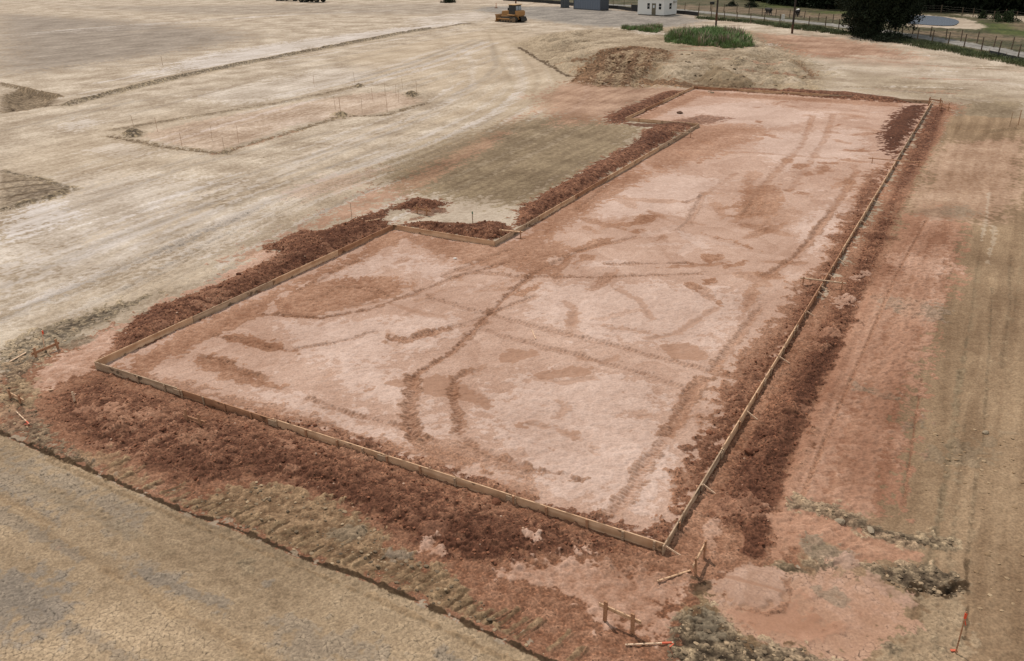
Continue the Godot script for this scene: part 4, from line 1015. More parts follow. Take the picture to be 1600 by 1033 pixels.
func pad_marks() -> void:
	for p in [[-18.80,-2.57, -14.18,-1.74, -11.41,-2.10, -8.73,-1.27, -9.22,-0.61, -11.94,-0.81, -15.04,-1.10], [-9.85,-3.39, -8.76,-3.47, -7.46,-1.94, -7.65,-1.43, -8.55,-1.70], [-8.00,-3.86, -5.04,-3.62, -2.44,-3.56, -1.75,-0.95, -3.22,-0.83, -5.48,-1.59], [-2.47,-4.13, -1.39,-5.10, -0.91,-3.43, -1.14,-1.27, -1.67,-0.99], [-19.17,-6.34, -16.06,-7.90, -12.23,-10.72, -11.65,-7.44, -13.42,-4.61, -16.99,-4.41], [-19.76,-15.56, -15.85,-14.84, -15.16,-12.71, -17.18,-13.06], [-10.95,-15.25, -4.67,-17.93, -2.07,-17.19, -2.69,-11.69, -6.66,-10.62, -10.26,-11.56], [-22.78,-56.31, -14.64,-64.73, -7.45,-60.20, -10.23,-51.72], [-3.07,-28.27, -1.80,-36.09, -0.65,-32.28, -1.36,-23.55], [-16.32,-29.26, -12.62,-36.15, -8.79,-36.13, -8.99,-26.95, -12.79,-25.13], [-11.72,-49.74, -4.16,-55.74, -1.55,-47.19, -5.90,-39.25], [-20.95,-10.28, -20.47,-15.43, -18.18,-14.98, -18.82,-11.34], [-14.68,-4.67, -12.07,-5.13, -10.14,-3.24, -11.82,-2.61], [-8.54,-5.58, -5.01,-5.41, -2.63,-6.18, -1.45,-4.67, -1.35,-1.81, -3.16,-1.53, -6.27,-2.56, -8.00,-3.86], [-8.21,-6.83, -3.97,-8.46, -2.04,-6.95, -3.78,-4.70, -6.87,-4.45]]:
		area("pale", p, {"amp": 1.1, "soft": 0.7, "op": 0.85})
	smudges()
	# damp, rutted and stained parts of the pad
	area("damp", [-21.49,-0.02, -21.78,-4.30, -21.43,-8.31, -21.58,-12.81, -21.94,-17.93, -20.49,-17.68, -20.56,-13.51, -20.68,-10.41, -20.81,-8.46, -19.89,-6.71, -20.12,-4.12, -20.11,-1.90, -19.89,-0.28], {"amp": 0.7, "soft": 0.45, "op": 0.85})
	area("damp", [-20.77,-7.82, -20.78,-9.66, -19.78,-11.59, -17.89,-12.52, -16.47,-12.07, -16.14,-11.12, -17.01,-9.08, -18.06,-7.04, -19.28,-6.65], {"amp": 0.6, "soft": 0.35, "op": 0.85})
	area("damp", [-20.90,-4.33, -19.42,-4.81, -17.75,-4.86, -16.29,-4.70, -16.17,-4.40, -17.84,-3.92, -19.68,-3.87], {"amp": 0.4, "soft": 0.25, "op": 0.9})
	area("damp", [-20.20,-2.59, -18.53,-2.95, -15.94,-2.31, -14.81,-2.25, -14.64,-1.92, -16.40,-1.54, -18.57,-1.75], {"amp": 0.4, "soft": 0.25, "op": 0.85})
	area("damp", [-21.78,-18.01, -18.54,-18.39, -15.66,-18.44, -14.83,-20.66, -12.78,-20.29, -11.04,-18.49, -10.86,-16.37, -12.03,-15.43, -13.58,-15.77, -15.59,-15.56, -17.30,-15.93, -19.29,-16.56], {"amp": 0.9, "soft": 0.5, "op": 0.75})
	area("damp", [-15.23,-19.66, -15.86,-25.72, -15.71,-33.80, -15.48,-37.73, -13.54,-33.92, -13.99,-28.80, -13.81,-23.98, -13.76,-21.53, -14.48,-20.02], {"amp": 1.0, "soft": 0.6, "op": 0.8})
	area("damp", [-15.97,-39.58, -16.62,-48.92, -15.72,-51.82, -11.79,-53.82, -10.07,-53.15, -10.80,-46.42, -11.71,-41.52, -12.70,-37.63, -13.83,-34.67], {"amp": 1.6, "soft": 0.9, "op": 0.7})
	area("damp", [-21.66,-68.25, -2.92,-68.87, -2.10,-66.41, -10.89,-66.29, -19.85,-65.68], {"amp": 0.8, "soft": 0.6, "op": 0.7})
	area("soil", [-18.88,-52.21, -17.09,-56.08, -14.02,-56.14, -15.56,-52.18, -17.64,-51.86], {"amp": 0.9, "soft": 0.5, "op": 0.65})
	area("damp", [-7.74,-34.59, -5.61,-36.58, -4.25,-29.88, -6.01,-27.74], {"amp": 0.7, "soft": 0.5, "op": 0.75})
	area("damp", [-6.62,-27.44, -5.22,-31.49, -3.00,-31.15, -3.12,-28.50, -5.31,-26.46], {"amp": 0.8, "soft": 0.5, "op": 0.4})
	area("damp", [-21.82,-50.94, -21.91,-69.01, -19.85,-67.72, -20.35,-51.58], {"amp": 0.7, "soft": 0.5, "op": 0.7})
	area("pad", [-12.36,-17.75, -12.31,-18.48, -11.72,-18.26, -11.49,-17.38, -11.79,-17.04], {"amp": 0.15, "soft": 0.15})
	for wedge in [[-11.92,-24.01, -11.09,-25.16, -11.03,-26.91, -10.10,-26.95, -9.89,-25.87, -10.75,-24.32], [-10.49,-23.23, -10.29,-24.54, -9.83,-24.28, -9.96,-23.25], [-6.02,-21.67, -5.13,-22.41, -4.93,-21.50, -5.23,-20.47, -5.60,-20.67], [-4.70,-20.73, -3.99,-21.66, -3.68,-22.21, -3.84,-21.15, -4.36,-20.33], [-5.02,-18.37, -4.47,-18.99, -4.19,-18.26, -4.70,-17.84], [-3.07,-20.50, -2.56,-20.76, -2.48,-19.98, -2.84,-19.81], [-11.69,-13.02, -11.43,-14.31, -11.34,-15.05, -11.11,-14.30, -11.24,-13.08]]:
		area("damp", wedge, {"amp": 0.25, "soft": 0.15, "op": 0.9})
	for soft_patch in [[-10.77,-4.97, -10.36,-5.50, -9.33,-5.38, -7.66,-4.61, -7.55,-4.10, -8.56,-4.15, -9.38,-4.02, -10.16,-4.02], [-4.32,-11.05, -3.83,-11.74, -3.09,-11.80, -2.42,-11.23, -2.55,-10.52, -3.48,-10.39], [-11.17,-4.87, -10.81,-4.95, -10.42,-4.19, -11.07,-3.96, -11.74,-3.93], [-12.30,-3.43, -12.18,-3.70, -11.91,-3.43, -11.96,-3.14], [-9.46,-8.06, -8.46,-8.75, -8.03,-8.36, -8.46,-7.27, -8.98,-7.23], [-7.58,-6.87, -6.34,-8.23, -5.66,-8.41, -5.60,-7.73, -6.92,-6.83], [-6.48,-3.74, -5.80,-4.00, -5.71,-3.61, -6.12,-3.31]]:
		area("puddle_and_shade", soft_patch, {"amp": 0.25, "soft": 0.12, "op": 0.75, "h": -0.025, "hr": 0.4})  # damp patches, and shading of low undulations painted into the colour
	# soft silt edges, their shading painted as darker lines
	for edge in [[-17.29,-8.78, -16.37,-10.03, -14.08,-9.64, -12.94,-9.84], [-7.37,-6.71, -6.20,-6.89, -5.36,-7.74], [-3.43,-6.23, -3.00,-5.99, -2.66,-6.26], [-5.76,-5.74, -5.38,-5.22, -5.29,-4.58], [-6.11,-3.93, -5.06,-4.12, -4.16,-3.86], [-9.44,-13.50, -8.37,-12.51, -8.05,-11.24], [-8.07,-15.82, -6.52,-14.96, -5.33,-13.32], [-3.43,-15.74, -4.01,-12.62, -4.90,-11.51], [-11.00,-27.33, -8.99,-26.95, -7.31,-26.23], [-6.61,-8.79, -5.67,-8.98, -5.25,-9.49]]:
		line("puddle_and_shade", edge, 0.35, {"amp": 0.25, "soft": 0.3, "op": 0.5, "h": -0.03})
	# soil thrown inside the boards
	area("soil", [-21.68,-0.04, -18.91,-0.03, -16.28,0.03, -14.34,-0.39, -13.34,-0.54, -12.18,-0.78, -11.42,-0.82, -10.20,-0.60, -9.22,-0.61, -7.81,-0.64, -6.48,-0.69, -4.65,-0.48, -2.69,-0.52, -1.14,-0.59, -0.27,-0.96, -0.29,-2.04, -0.30,-3.04, -0.02,-0.65, -0.07,-0.12, -3.45,-0.12, -8.83,-0.10, -16.60,0.30], {"amp": 0.55, "soft": 0.3, "op": 0.9, "h": 0.08, "hr": 0.5, "clods": 6.0})
	area("rust", [-21.18,-0.47, -19.05,-0.71, -14.85,-0.90, -12.27,-1.19, -10.39,-0.83, -8.63,-1.12, -7.38,-1.37, -5.73,-0.90, -6.91,-0.65, -10.15,-0.54, -14.31,-0.36, -19.27,-0.06], {"amp": 0.5, "soft": 0.3, "op": 0.65})
	area("rust", [-8.91,-1.18, -8.59,-1.77, -7.32,-2.01, -5.65,-1.88, -4.25,-1.67, -5.00,-1.10, -6.84,-1.26, -7.58,-0.99], {"amp": 0.4, "soft": 0.3, "op": 0.6})
	area("rust", [-0.05,-0.35, -0.33,-2.02, -0.80,-3.48, -0.96,-5.32, -1.12,-7.43, -1.41,-11.45, -1.14,-14.07, -1.08,-19.30, -0.64,-24.10, -0.91,-30.83, -1.50,-41.29, -0.27,-45.29, 0.24,-27.74, 0.19,-18.32, 0.12,-8.30, 0.08,-3.58], {"amp": 0.7, "soft": 0.4, "op": 0.85})
	area("soil", [-0.05,-0.35, -0.33,-2.68, -0.77,-4.43, -0.81,-7.12, -1.00,-10.80, -0.43,-13.15, -0.53,-17.96, -0.38,-20.50, -0.27,-25.31, -0.96,-36.49, -0.60,-43.19, -0.27,-45.29, 0.19,-30.09, 0.09,-17.51, 0.12,-8.30, 0.08,-3.58], {"amp": 0.8, "soft": 0.35, "op": 0.8, "h": 0.08, "hr": 0.5, "clods": 5.0})
	area("soil", [-1.28,-4.76, -1.08,-5.68, -0.70,-5.46, -0.77,-4.43], {"amp": 0.3, "soft": 0.2, "op": 0.8})
	# ruts of tracked machines
	for p in [[[-12.14,-16.02, -11.83,-12.70, -11.33,-9.25, -10.98,-6.86, -11.15,-5.43, -11.06,-4.71], 0.3], [[-11.26,-4.99, -10.51,-3.94, -10.01,-3.06, -9.41,-2.22, -8.56,-1.37], 0.6], [[-9.60,-6.23, -9.75,-5.49, -9.31,-4.56, -8.53,-3.59, -7.94,-2.98, -7.65,-2.34], 0.5], [[-13.94,-6.92, -13.09,-7.35, -12.69,-8.08, -12.34,-8.94], 0.6], [[-19.80,-2.54, -18.12,-2.56, -15.52,-2.20], 0.5], [[-1.80,-5.09, -1.87,-6.58, -2.05,-8.15, -1.98,-9.48], 0.6], [[-2.54,-20.13, -1.96,-23.26, -1.78,-26.76, -1.79,-32.00, -1.83,-36.71, -1.99,-41.43], 0.4], [[-20.18,-6.57, -17.62,-7.34, -16.34,-9.10, -15.67,-11.44], 0.3]]:
		line("damp", p[0], p[1], {"amp": 0.25, "soft": 0.12, "op": 0.45, "h": -0.02})
	track([-12.14,-16.02, -11.83,-12.70, -11.33,-9.25, -10.98,-6.86, -11.15,-5.43, -11.06,-4.71], 0.40, 0.75)
	track([-11.26,-4.99, -10.51,-3.94, -10.01,-3.06, -9.41,-2.22, -8.56,-1.37], 0.62, 0.8)
	track([-9.60,-6.23, -9.75,-5.49, -9.31,-4.56, -8.53,-3.59, -7.94,-2.98, -7.65,-2.34], 0.55, 0.85)
	track([-7.69,-2.41, -6.69,-1.93, -5.60,-1.79, -4.71,-1.73], 0.42, 0.65)
	track([-4.71,-1.73, -3.93,-1.84, -3.08,-1.86], 0.20, 0.8)
	track([-13.51,-1.89, -11.14,-1.77, -9.68,-1.90, -8.20,-1.55], 0.36, 0.7)
	track([-1.72,-0.81, -1.73,-2.29, -1.86,-3.86, -1.80,-5.09], 0.50, 0.7)
	track([-1.80,-5.09, -1.87,-6.58, -2.05,-8.15, -1.98,-9.48], 0.75, 0.65)
	track([-1.86,-9.81, -1.84,-12.12, -1.82,-14.74, -1.82,-16.93], 0.45, 0.75)
	track([-15.15,-11.28, -11.69,-10.84, -8.54,-10.52, -5.75,-10.38, -3.17,-10.20, -1.86,-9.97], 0.38, 0.35)
	track([-11.38,-9.43, -8.37,-9.11, -5.64,-8.94, -3.60,-8.75, -2.05,-8.30], 0.38, 0.3)
	track([-13.94,-6.92, -13.09,-7.35, -12.69,-8.08, -12.34,-8.94], 0.62, 0.9)
	track([-12.34,-8.94, -11.82,-10.05, -11.31,-11.79, -10.69,-13.51], 0.35, 0.5)
	track([-20.18,-6.57, -17.62,-7.34, -16.34,-9.10, -15.67,-11.44, -15.08,-13.92, -13.83,-16.82], 0.38, 0.65)
	track([-20.40,-4.04, -18.22,-4.29, -16.22,-4.56], 0.5, 0.7)
	track([-19.80,-2.54, -18.12,-2.56, -15.52,-2.20], 0.5, 0.7)
	track([-17.00,-4.34, -15.52,-5.66, -14.69,-7.41], 0.34, 0.45)
	track([-19.13,-8.65, -19.10,-10.32, -17.80,-10.97, -16.72,-10.50, -17.12,-9.65], 0.5, 0.7)
	track([-20.60,-14.31, -20.71,-11.78, -20.40,-9.25], 0.5, 0.6)
	track([-15.74,-13.58, -15.08,-16.51, -14.65,-18.28], 0.5, 0.6)
	track([-12.09,-16.04, -11.57,-19.26, -10.53,-21.61, -9.74,-23.13], 0.55, 0.7)
	track([-11.24,-15.82, -12.82,-15.03, -14.45,-14.87], 0.45, 0.6)
	track([-9.65,-18.39, -8.19,-19.20, -6.14,-20.41], 0.34, 0.6)
	track([-11.15,-15.77, -8.62,-17.12, -6.85,-18.17, -5.21,-19.26], 0.34, 0.5)
	track([-6.63,-20.17, -6.09,-20.43], 0.55, 0.9)
	track([-2.54,-20.13, -1.96,-23.26, -1.78,-26.76, -1.79,-32.00, -1.83,-36.71, -1.99,-41.43, -2.66,-43.60], 0.55, 0.7)
	track([-8.43,-59.79, -6.77,-47.52, -6.65,-39.28, -6.39,-33.93, -5.86,-29.11], 0.5, 0.7)
	track([-6.98,-61.04, -5.74,-51.11, -5.15,-41.87, -4.86,-34.66], 0.5, 0.55)
	track([-15.58,-43.10, -8.34,-44.12, -2.82,-44.53, -0.13,-44.17], 0.45, 0.5)
	track([-15.68,-38.25, -15.14,-31.45, -14.59,-25.62], 0.5, 0.5)
	track([-9.32,-32.55, -8.36,-27.25, -8.24,-24.80], 0.5, 0.35)
	track([-6.38,-35.55, -5.54,-29.94], 0.6, 0.8)
	track([-8.87,-37.88, -9.23,-31.05, -9.56,-29.71], 0.4, 0.45)

# ---------------------------------------------------------------- timber
func wood_texture(seed_: int, a: Color, b: Color) -> ImageTexture:
	var n := FastNoiseLite.new()
	n.seed = seed_
	n.frequency = 0.06
	n.fractal_octaves = 3
	var im := Image.create_empty(128, 128, false, Image.FORMAT_RGB8)
	for y in 128:
		for x in 128:
			var t := clampf(0.5 + 0.7 * n.get_noise_2d(x * 0.22, y * 3.0) + 0.35 * n.get_noise_2d(x * 1.3 + 500.0, y * 1.1), 0.0, 1.0)
			var knot := n.get_noise_2d(x * 0.6 + 900.0, y * 0.9)
			var c := a.lerp(b, t)
			if knot > 0.42: c = c.lerp(a.darkened(0.5), 0.6)
			im.set_pixel(x, y, c)
	return ImageTexture.create_from_image(im)

func lumber(key: String) -> StandardMaterial3D:
	var c := {"pine": [Color8(172, 134, 102), Color8(216, 182, 148)], "grey pine": [Color8(146, 120, 96), Color8(192, 166, 138)], "muddy pine": [Color8(140, 100, 74), Color8(184, 142, 110)], "lath": [Color8(200, 164, 132), Color8(232, 204, 174)]}
	if not mats.has(key): mat(key, Color.WHITE, 0.85, 0.0, wood_texture(key.length(), c[key][0], c[key][1]), 0.25)
	return mats[key]

func form_run(label: String, p: Vector2, q: Vector2, stakes_at: Array, kicks: Array, out: float) -> void:
	# a line of boards on edge from p to q; stakes and kickers stand on the side `out` (+1: to the right of the walk)
	var d := (q - p).normalized()
	var turn := -atan2(d.y, d.x)
	var t := thing("form_board_run", label, "form boards", Vector3(p.x, 0, p.y), turn, "wooden form boards round the slab pad")
	var long := p.distance_to(q)
	var boards := maxi(1, int(round(long / 4.88)))
	var each := long / boards
	var kinds := ["pine", "grey pine", "pine", "muddy pine"]
	for i in boards:
		var mid := (i + 0.5) * each
		var w := p + d * mid
		var tilt := rng.randf_range(-0.012, 0.012)
		part("plank", slab(Vector3(each - 0.012, 0.285, 0.038), 0.004), lumber(kinds[rng.randi() % 4]), t, Vector3(mid, 0.138 + rng.randf_range(-0.008, 0.008), rng.randf_range(-0.006, 0.006)), Vector3(rng.randf_range(-0.04, 0.04), rng.randf_range(-0.0015, 0.0015), tilt * 0.15))
		if i > 0: part("splice", slab(Vector3(0.30, 0.20, 0.03), 0.003), lumber("grey pine"), t, Vector3(i * each, 0.14, 0.040 * out))
	for s in stakes_at:
		part("stake", slab(Vector3(0.065, 0.50, 0.036), 0.004), lumber(["grey pine", "muddy pine"][rng.randi() % 2]), t, Vector3(s, 0.035 + rng.randf_range(-0.015, 0.02), 0.046 * out), Vector3(0.03 * out, 0, rng.randf_range(-0.04, 0.04)))
	for s in kicks:
		part("kicker", slab(Vector3(0.44, 0.045, 0.03), 0.003), lumber("lath"), t, Vector3(s, 0.12, 0.21 * out), Vector3(0, -PI / 2 * out + rng.randf_range(-0.25, 0.25), -0.5))

func form_boards() -> void:
	rng.seed = 5
	var evenly := func(long: float, gap: float) -> Array:
		var r := []
		var x := gap * 0.6
		while x < long:
			r.append(x + rng.randf_range(-0.15, 0.15))
			x += gap
		return r
	form_run("near form boards with stakes, closest line along the pad's front edge", Vector2(-22.0, 0), Vector2(0.02, 0), [2.4, 3.8, 4.65, 5.7, 6.7, 7.9, 9.0, 10.25, 11.5, 12.5, 13.4, 14.6, 15.8, 17.7, 18.7, 19.9, 20.9, 21.75], [], 1.0)
	form_run("longest form board line, running back along the pad's right edge", Vector2(0, 0.12), Vector2(0, -69.4), evenly.call(69.0, 1.9), [0.15, 3.1, 7.6, 12.0, 16.6, 18.9, 19.6, 21.2, 23.5, 30.1, 34.4, 38.5, 43.0, 49.0], 1.0)
	form_run("far form boards at the foot of the earth stockpile", Vector2(0, -69.4), Vector2(-22.1, -69.4), evenly.call(22.0, 2.2), [], 1.0)
	form_run("form boards between stockpile and notch at the pad's far left edge", Vector2(-22.1, -69.4), Vector2(-22.1, -51.2), evenly.call(18.0, 2.0), [], 1.0)
	form_run("short form boards of the far notch, beside dark red spoil", Vector2(-22.1, -51.2), Vector2(-15.65, -51.2), evenly.call(6.4, 2.0), [], 1.0)
	form_run("form boards joining the far notch to the near notch on the left side", Vector2(-15.65, -51.2), Vector2(-15.65, -18.3), evenly.call(33.0, 2.0), [], 1.0)
	form_run("form boards of the near notch with a heap of red soil behind", Vector2(-15.65, -18.3), Vector2(-22.0, -18.3), evenly.call(6.3, 1.8), [], 1.0)
	form_run("form boards at the pad's near left edge beside a dark spoil strip", Vector2(-22.0, -18.3), Vector2(-22.0, 0), evenly.call(18.0, 1.9), [], 1.0)

func batter(label: String, a: Vector2, b: Vector2, tall: float, rail_h: float, over := 0.18, kind := "pine") -> void:
	var d := b - a
	var t := thing("batter_board", label, "batter board", on((a + b) * 0.5), -atan2(d.y, d.x), "batter boards round the pad")
	var l := d.length()
	for s in [-0.5, 0.5]:
		part("post", slab(Vector3(0.09, tall + 0.25, 0.045), 0.005), lumber("muddy pine"), t, Vector3(s * l, (tall - 0.25) * 0.5, 0.0), Vector3(rng.randf_range(-0.05, 0.05), 0, rng.randf_range(-0.05, 0.05)))
	part("rail", slab(Vector3(l + over * 2.0, 0.10, 0.036), 0.004), lumber(kind), t, Vector3(0, rail_h, -0.043), Vector3(0, 0, rng.randf_range(-0.04, 0.04)))

func batter_boards() -> void:
	rng.seed = 9
	batter("batter board with two posts standing on pale pink clay, nearest the viewer", Vector2(-0.36, 2.86), Vector2(0.33, 2.93), 0.62, 0.40)
	batter("batter board leaning beside the near right corner of the form boards", Vector2(0.96, 0.46), Vector2(0.95, -0.25), 0.55, 0.33, 0.12)
	batter("low batter board with its rail near the soil, in front of near form boards", Vector2(-15.83, 1.16), Vector2(-15.19, 1.18), 0.40, 0.10, 0.2, "muddy pine")
	batter("batter board on grey crumbs left of the near left corner, orange lath behind", Vector2(-24.75, 0.53), Vector2(-24.72, -0.35), 0.42, 0.2, 0.12, "muddy pine")
	batter("small batter board with bright rail on grey soil at the left edge", Vector2(-22.60, 2.90), Vector2(-21.95, 2.96), 0.30, 0.13, 0.22)
	batter("dark batter board on pale soil behind the near notch", Vector2(-22.53, -21.27), Vector2(-21.82, -21.20), 0.55, 0.30, 0.3, "muddy pine")
	batter("batter board on red soil just past the far right corner of the boards", Vector2(-0.15, -68.26), Vector2(0.76, -67.95), 0.7, 0.5, 0.1, "muddy pine")
	batter("red-brown batter board right of the far right corner", Vector2(0.93, -67.01), Vector2(1.57, -65.96), 0.7, 0.3, 0.4, "muddy pine")
	# cross rails lying over the boards
	var cross := func(label: String, x: float, z: float, long: float, turn: float, kind: String) -> void:
		var t := thing("cross_rail", label, "batter board", Vector3(x, 0, z), turn)
		part("rail", slab(Vector3(long, 0.045, 0.095), 0.004), lumber(kind), t, Vector3(0, 0.325, 0))
		for s in [-0.42, 0.42]: part("post", slab(Vector3(0.05, 0.62, 0.05), 0.004), lumber("muddy pine"), t, Vector3(s * long, 0.11, 0.075))
	cross.call("pale cross rail lying over the right form boards at mid length", 0.0, -19.9, 1.9, 0.1, "grey pine")
	cross.call("dark cross rail over the right form boards near the far end", 0.0, -44.2, 3.4, 0.05, "muddy pine")
	cross.call("short pale cross rail over the left boards just behind the near notch", -15.65, -20.0, 1.3, 0.15, "pine")
	cross.call("short cross rail over the left boards near the far notch", -15.65, -47.0, 1.6, 0.1, "grey pine")
	# loose boards and laths on the ground
	lying("loose_board", "loose plank on dark spoil behind the near left form boards", "plank", Vector2(-23.55, -17.89), Vector2(-23.57, -19.16), 0.09, "pine", false, 0.30)
	lying("loose_board", "long thin board lying from the leaning batter board over pink soil", "plank", Vector2(0.24, 1.12), Vector2(0.81, 0.36), 0.045, "pine", false, 0.05)
	lying("lath", "fallen lath with a red ribbon end on pink clay, nearest the viewer", "lath", Vector2(0.33, 3.33), Vector2(1.22, 2.77), 0.032, "lath", true, 0.04)
	lying("lath", "fallen lath with an orange tip on the grey soil at the left edge", "lath", Vector2(-21.44, 3.42), Vector2(-20.35, 3.68), 0.032, "lath", true, 0.06)
	lying("lath", "pale weathered lath lying on dark crumbs at the left edge", "lath", Vector2(-25.24, 1.26), Vector2(-25.35, 0.53), 0.06, "lath", false, 0.10)
	lying("lath", "pale thin stick lying on the smooth pink pad", "lath", Vector2(-9.20, -10.19), Vector2(-8.68, -9.53), 0.03, "lath", false, 0.05)
	lying("lath", "short pale lath on dark spoil left of the loose plank", "lath", Vector2(-24.73, -18.47), Vector2(-23.97, -18.20), 0.06, "lath", false, 0.32)
	lying("lath", "tiny pale lath on the pink soil left of the near left corner", "lath", Vector2(-21.91, 1.93), Vector2(-21.81, 1.83), 0.05, "lath", false, 0.06)

func lying(called: String, label: String, category: String, a: Vector2, b: Vector2, w: float, kind: String, ribbon: bool, up: float) -> void:
	var pa := on(a, 0.04); var pb := on(b, 0.04)
	pa.y = maxf(pa.y, up * 0.5); pb.y = maxf(pb.y, up * 0.5)
	var d := pb - pa
	var t := thing(called, label, category, (pa + pb) * 0.5, -atan2(d.z, d.x))
	var tilt := asin(clampf(d.y / d.length(), -0.5, 0.5))
	part("board", slab(Vector3(d.length(), 0.03, w), 0.003), lumber(kind), t, Vector3.ZERO, Vector3(0, 0, tilt))
	if ribbon:
		part("ribbon", slab(Vector3(0.22, 0.035, w + 0.012), 0.004), mat("ribbon", Color8(196, 96, 68), 0.7), t, Vector3(d.length() * 0.5 - 0.14, 0, 0).rotated(Vector3(0, 0, 1), tilt), Vector3(0, 0, tilt))
		part("ribbon", slab(Vector3(0.14, 0.008, 0.03), 0.002), mat("ribbon", Color8(196, 96, 68), 0.7), t, Vector3(d.length() * 0.5 - 0.05, -0.01, 0.07), Vector3(0, 0.7, 0))

func stake(label: String, v: Vector2, tall: float, w := 0.035, kind := "grey pine", ribbon := "", lean := Vector2.ZERO, group := "") -> Node3D:
	var t := thing("survey_stake", label, "stake", on(v), rng.randf() * TAU, group)
	part("lath", slab(Vector3(w, tall + 0.2, 0.014 + w * 0.3), 0.003), lumber(kind), t, Vector3(0, (tall - 0.2) * 0.5, 0), Vector3(lean.x, 0, lean.y))
	if ribbon:
		var c := Color8(214, 84, 52) if ribbon == "orange" else Color8(60, 110, 84)
		part("ribbon", slab(Vector3(w + 0.02, 0.14, 0.03 + w * 0.3), 0.004), mat("ribbon " + ribbon, c, 0.7), t, Vector3(-lean.y * tall * 0.9, tall * 0.9, lean.x * tall * 0.9), Vector3(lean.x, 0, lean.y))
		part("ribbon", slab(Vector3(0.02, 0.22, 0.006), 0.002), mat("ribbon " + ribbon, c, 0.7), t, Vector3(-lean.y * tall * 0.8 + w * 0.6, tall * 0.78, lean.x * tall * 0.8), Vector3(lean.x, 0.4, lean.y + 0.3))
	return t

func stakes() -> void:
	rng.seed = 21
	stake("orange ribboned stake by the cracked mud at the lower right", Vector2(6.61, 0.19), 1.15, 0.03, "muddy pine", "orange")
	tag(part_top("stake_flag", slab(Vector3(0.14, 0.02, 0.06), 0.005), mat("ribbon", Color8(196, 96, 68), 0.7), on(Vector2(6.57, 0.15), 0.02), 0.5), "orange ribbon scrap on the soil at the lower right stake's foot", "ribbon")
	stake("orange ribboned lath standing by the batter board at the left edge", Vector2(-24.99, -0.02), 0.85, 0.05, "lath", "orange", Vector2(0.05, 0.08))
	stake("short bright stake standing alone in red spoil before the near left corner", Vector2(-20.29, 2.06), 0.38, 0.07, "lath")
	stake("green tipped stake behind the heap of red soil at the near notch", Vector2(-18.28, -20.44), 0.75, 0.05, "grey pine", "green")
	stake("thin stake on the dark spoil strip left of the near notch", Vector2(-25.15, -18.66), 0.95, 0.03, "grey pine")
	stake("lone thin stake beside the far earth berm at the upper left", Vector2(-92.56, -62.12), 1.2, 0.05, "grey pine")
	stake("left one of the two stakes on olive ground at the right edge", Vector2(6.33, -60.05), 1.25, 0.05, "grey pine")
	stake("right one of the two stakes on olive ground at the right edge", Vector2(6.92, -61.95), 1.15, 0.05, "muddy pine")
	var far_row := [Vector2(-58.40, -30.57), Vector2(-56.29, -31.21), Vector2(-49.07, -30.58), Vector2(-60.59, -55.74), Vector2(-57.84, -59.28), Vector2(-49.29, -51.53), Vector2(-49.51, -53.92), Vector2(-47.98, -53.71), Vector2(-50.05, -57.64), Vector2(-47.42, -56.49), Vector2(-45.93, -51.34)]
	var near_row := [Vector2(-49.08, -27.57), Vector2(-44.98, -28.00), Vector2(-46.72, -31.11), Vector2(-48.81, -45.29), Vector2(-47.49, -44.45), Vector2(-45.59, -45.26), Vector2(-43.43, -46.18)]
	var nth := ["first", "second", "third", "fourth", "fifth", "sixth", "seventh", "eighth", "ninth", "tenth", "last"]
	for i in far_row.size():
		stake("%s thin stake from the left along the small outlined pad's back half" % nth[i], far_row[i], 1.2, 0.024, ["grey pine", "muddy pine"][i % 2], "", Vector2(rng.randf_range(-0.06, 0.06), rng.randf_range(-0.06, 0.06)), "survey stakes in the small outlined pad")
	for i in near_row.size():
		stake("%s thin stake from the left along the small outlined pad's front edge" % nth[i], near_row[i], 1.3, 0.045 if i == 4 else 0.026, ["muddy pine", "grey pine"][i % 2], "", Vector2(rng.randf_range(-0.06, 0.06), rng.randf_range(-0.06, 0.06)), "survey stakes in the small outlined pad")

func part_top(called: String, mesh: Mesh, m: Material, at: Vector3, turn := 0.0) -> MeshInstance3D:
	return part(numbered(called), mesh, m, self, at, Vector3(0, turn, 0))

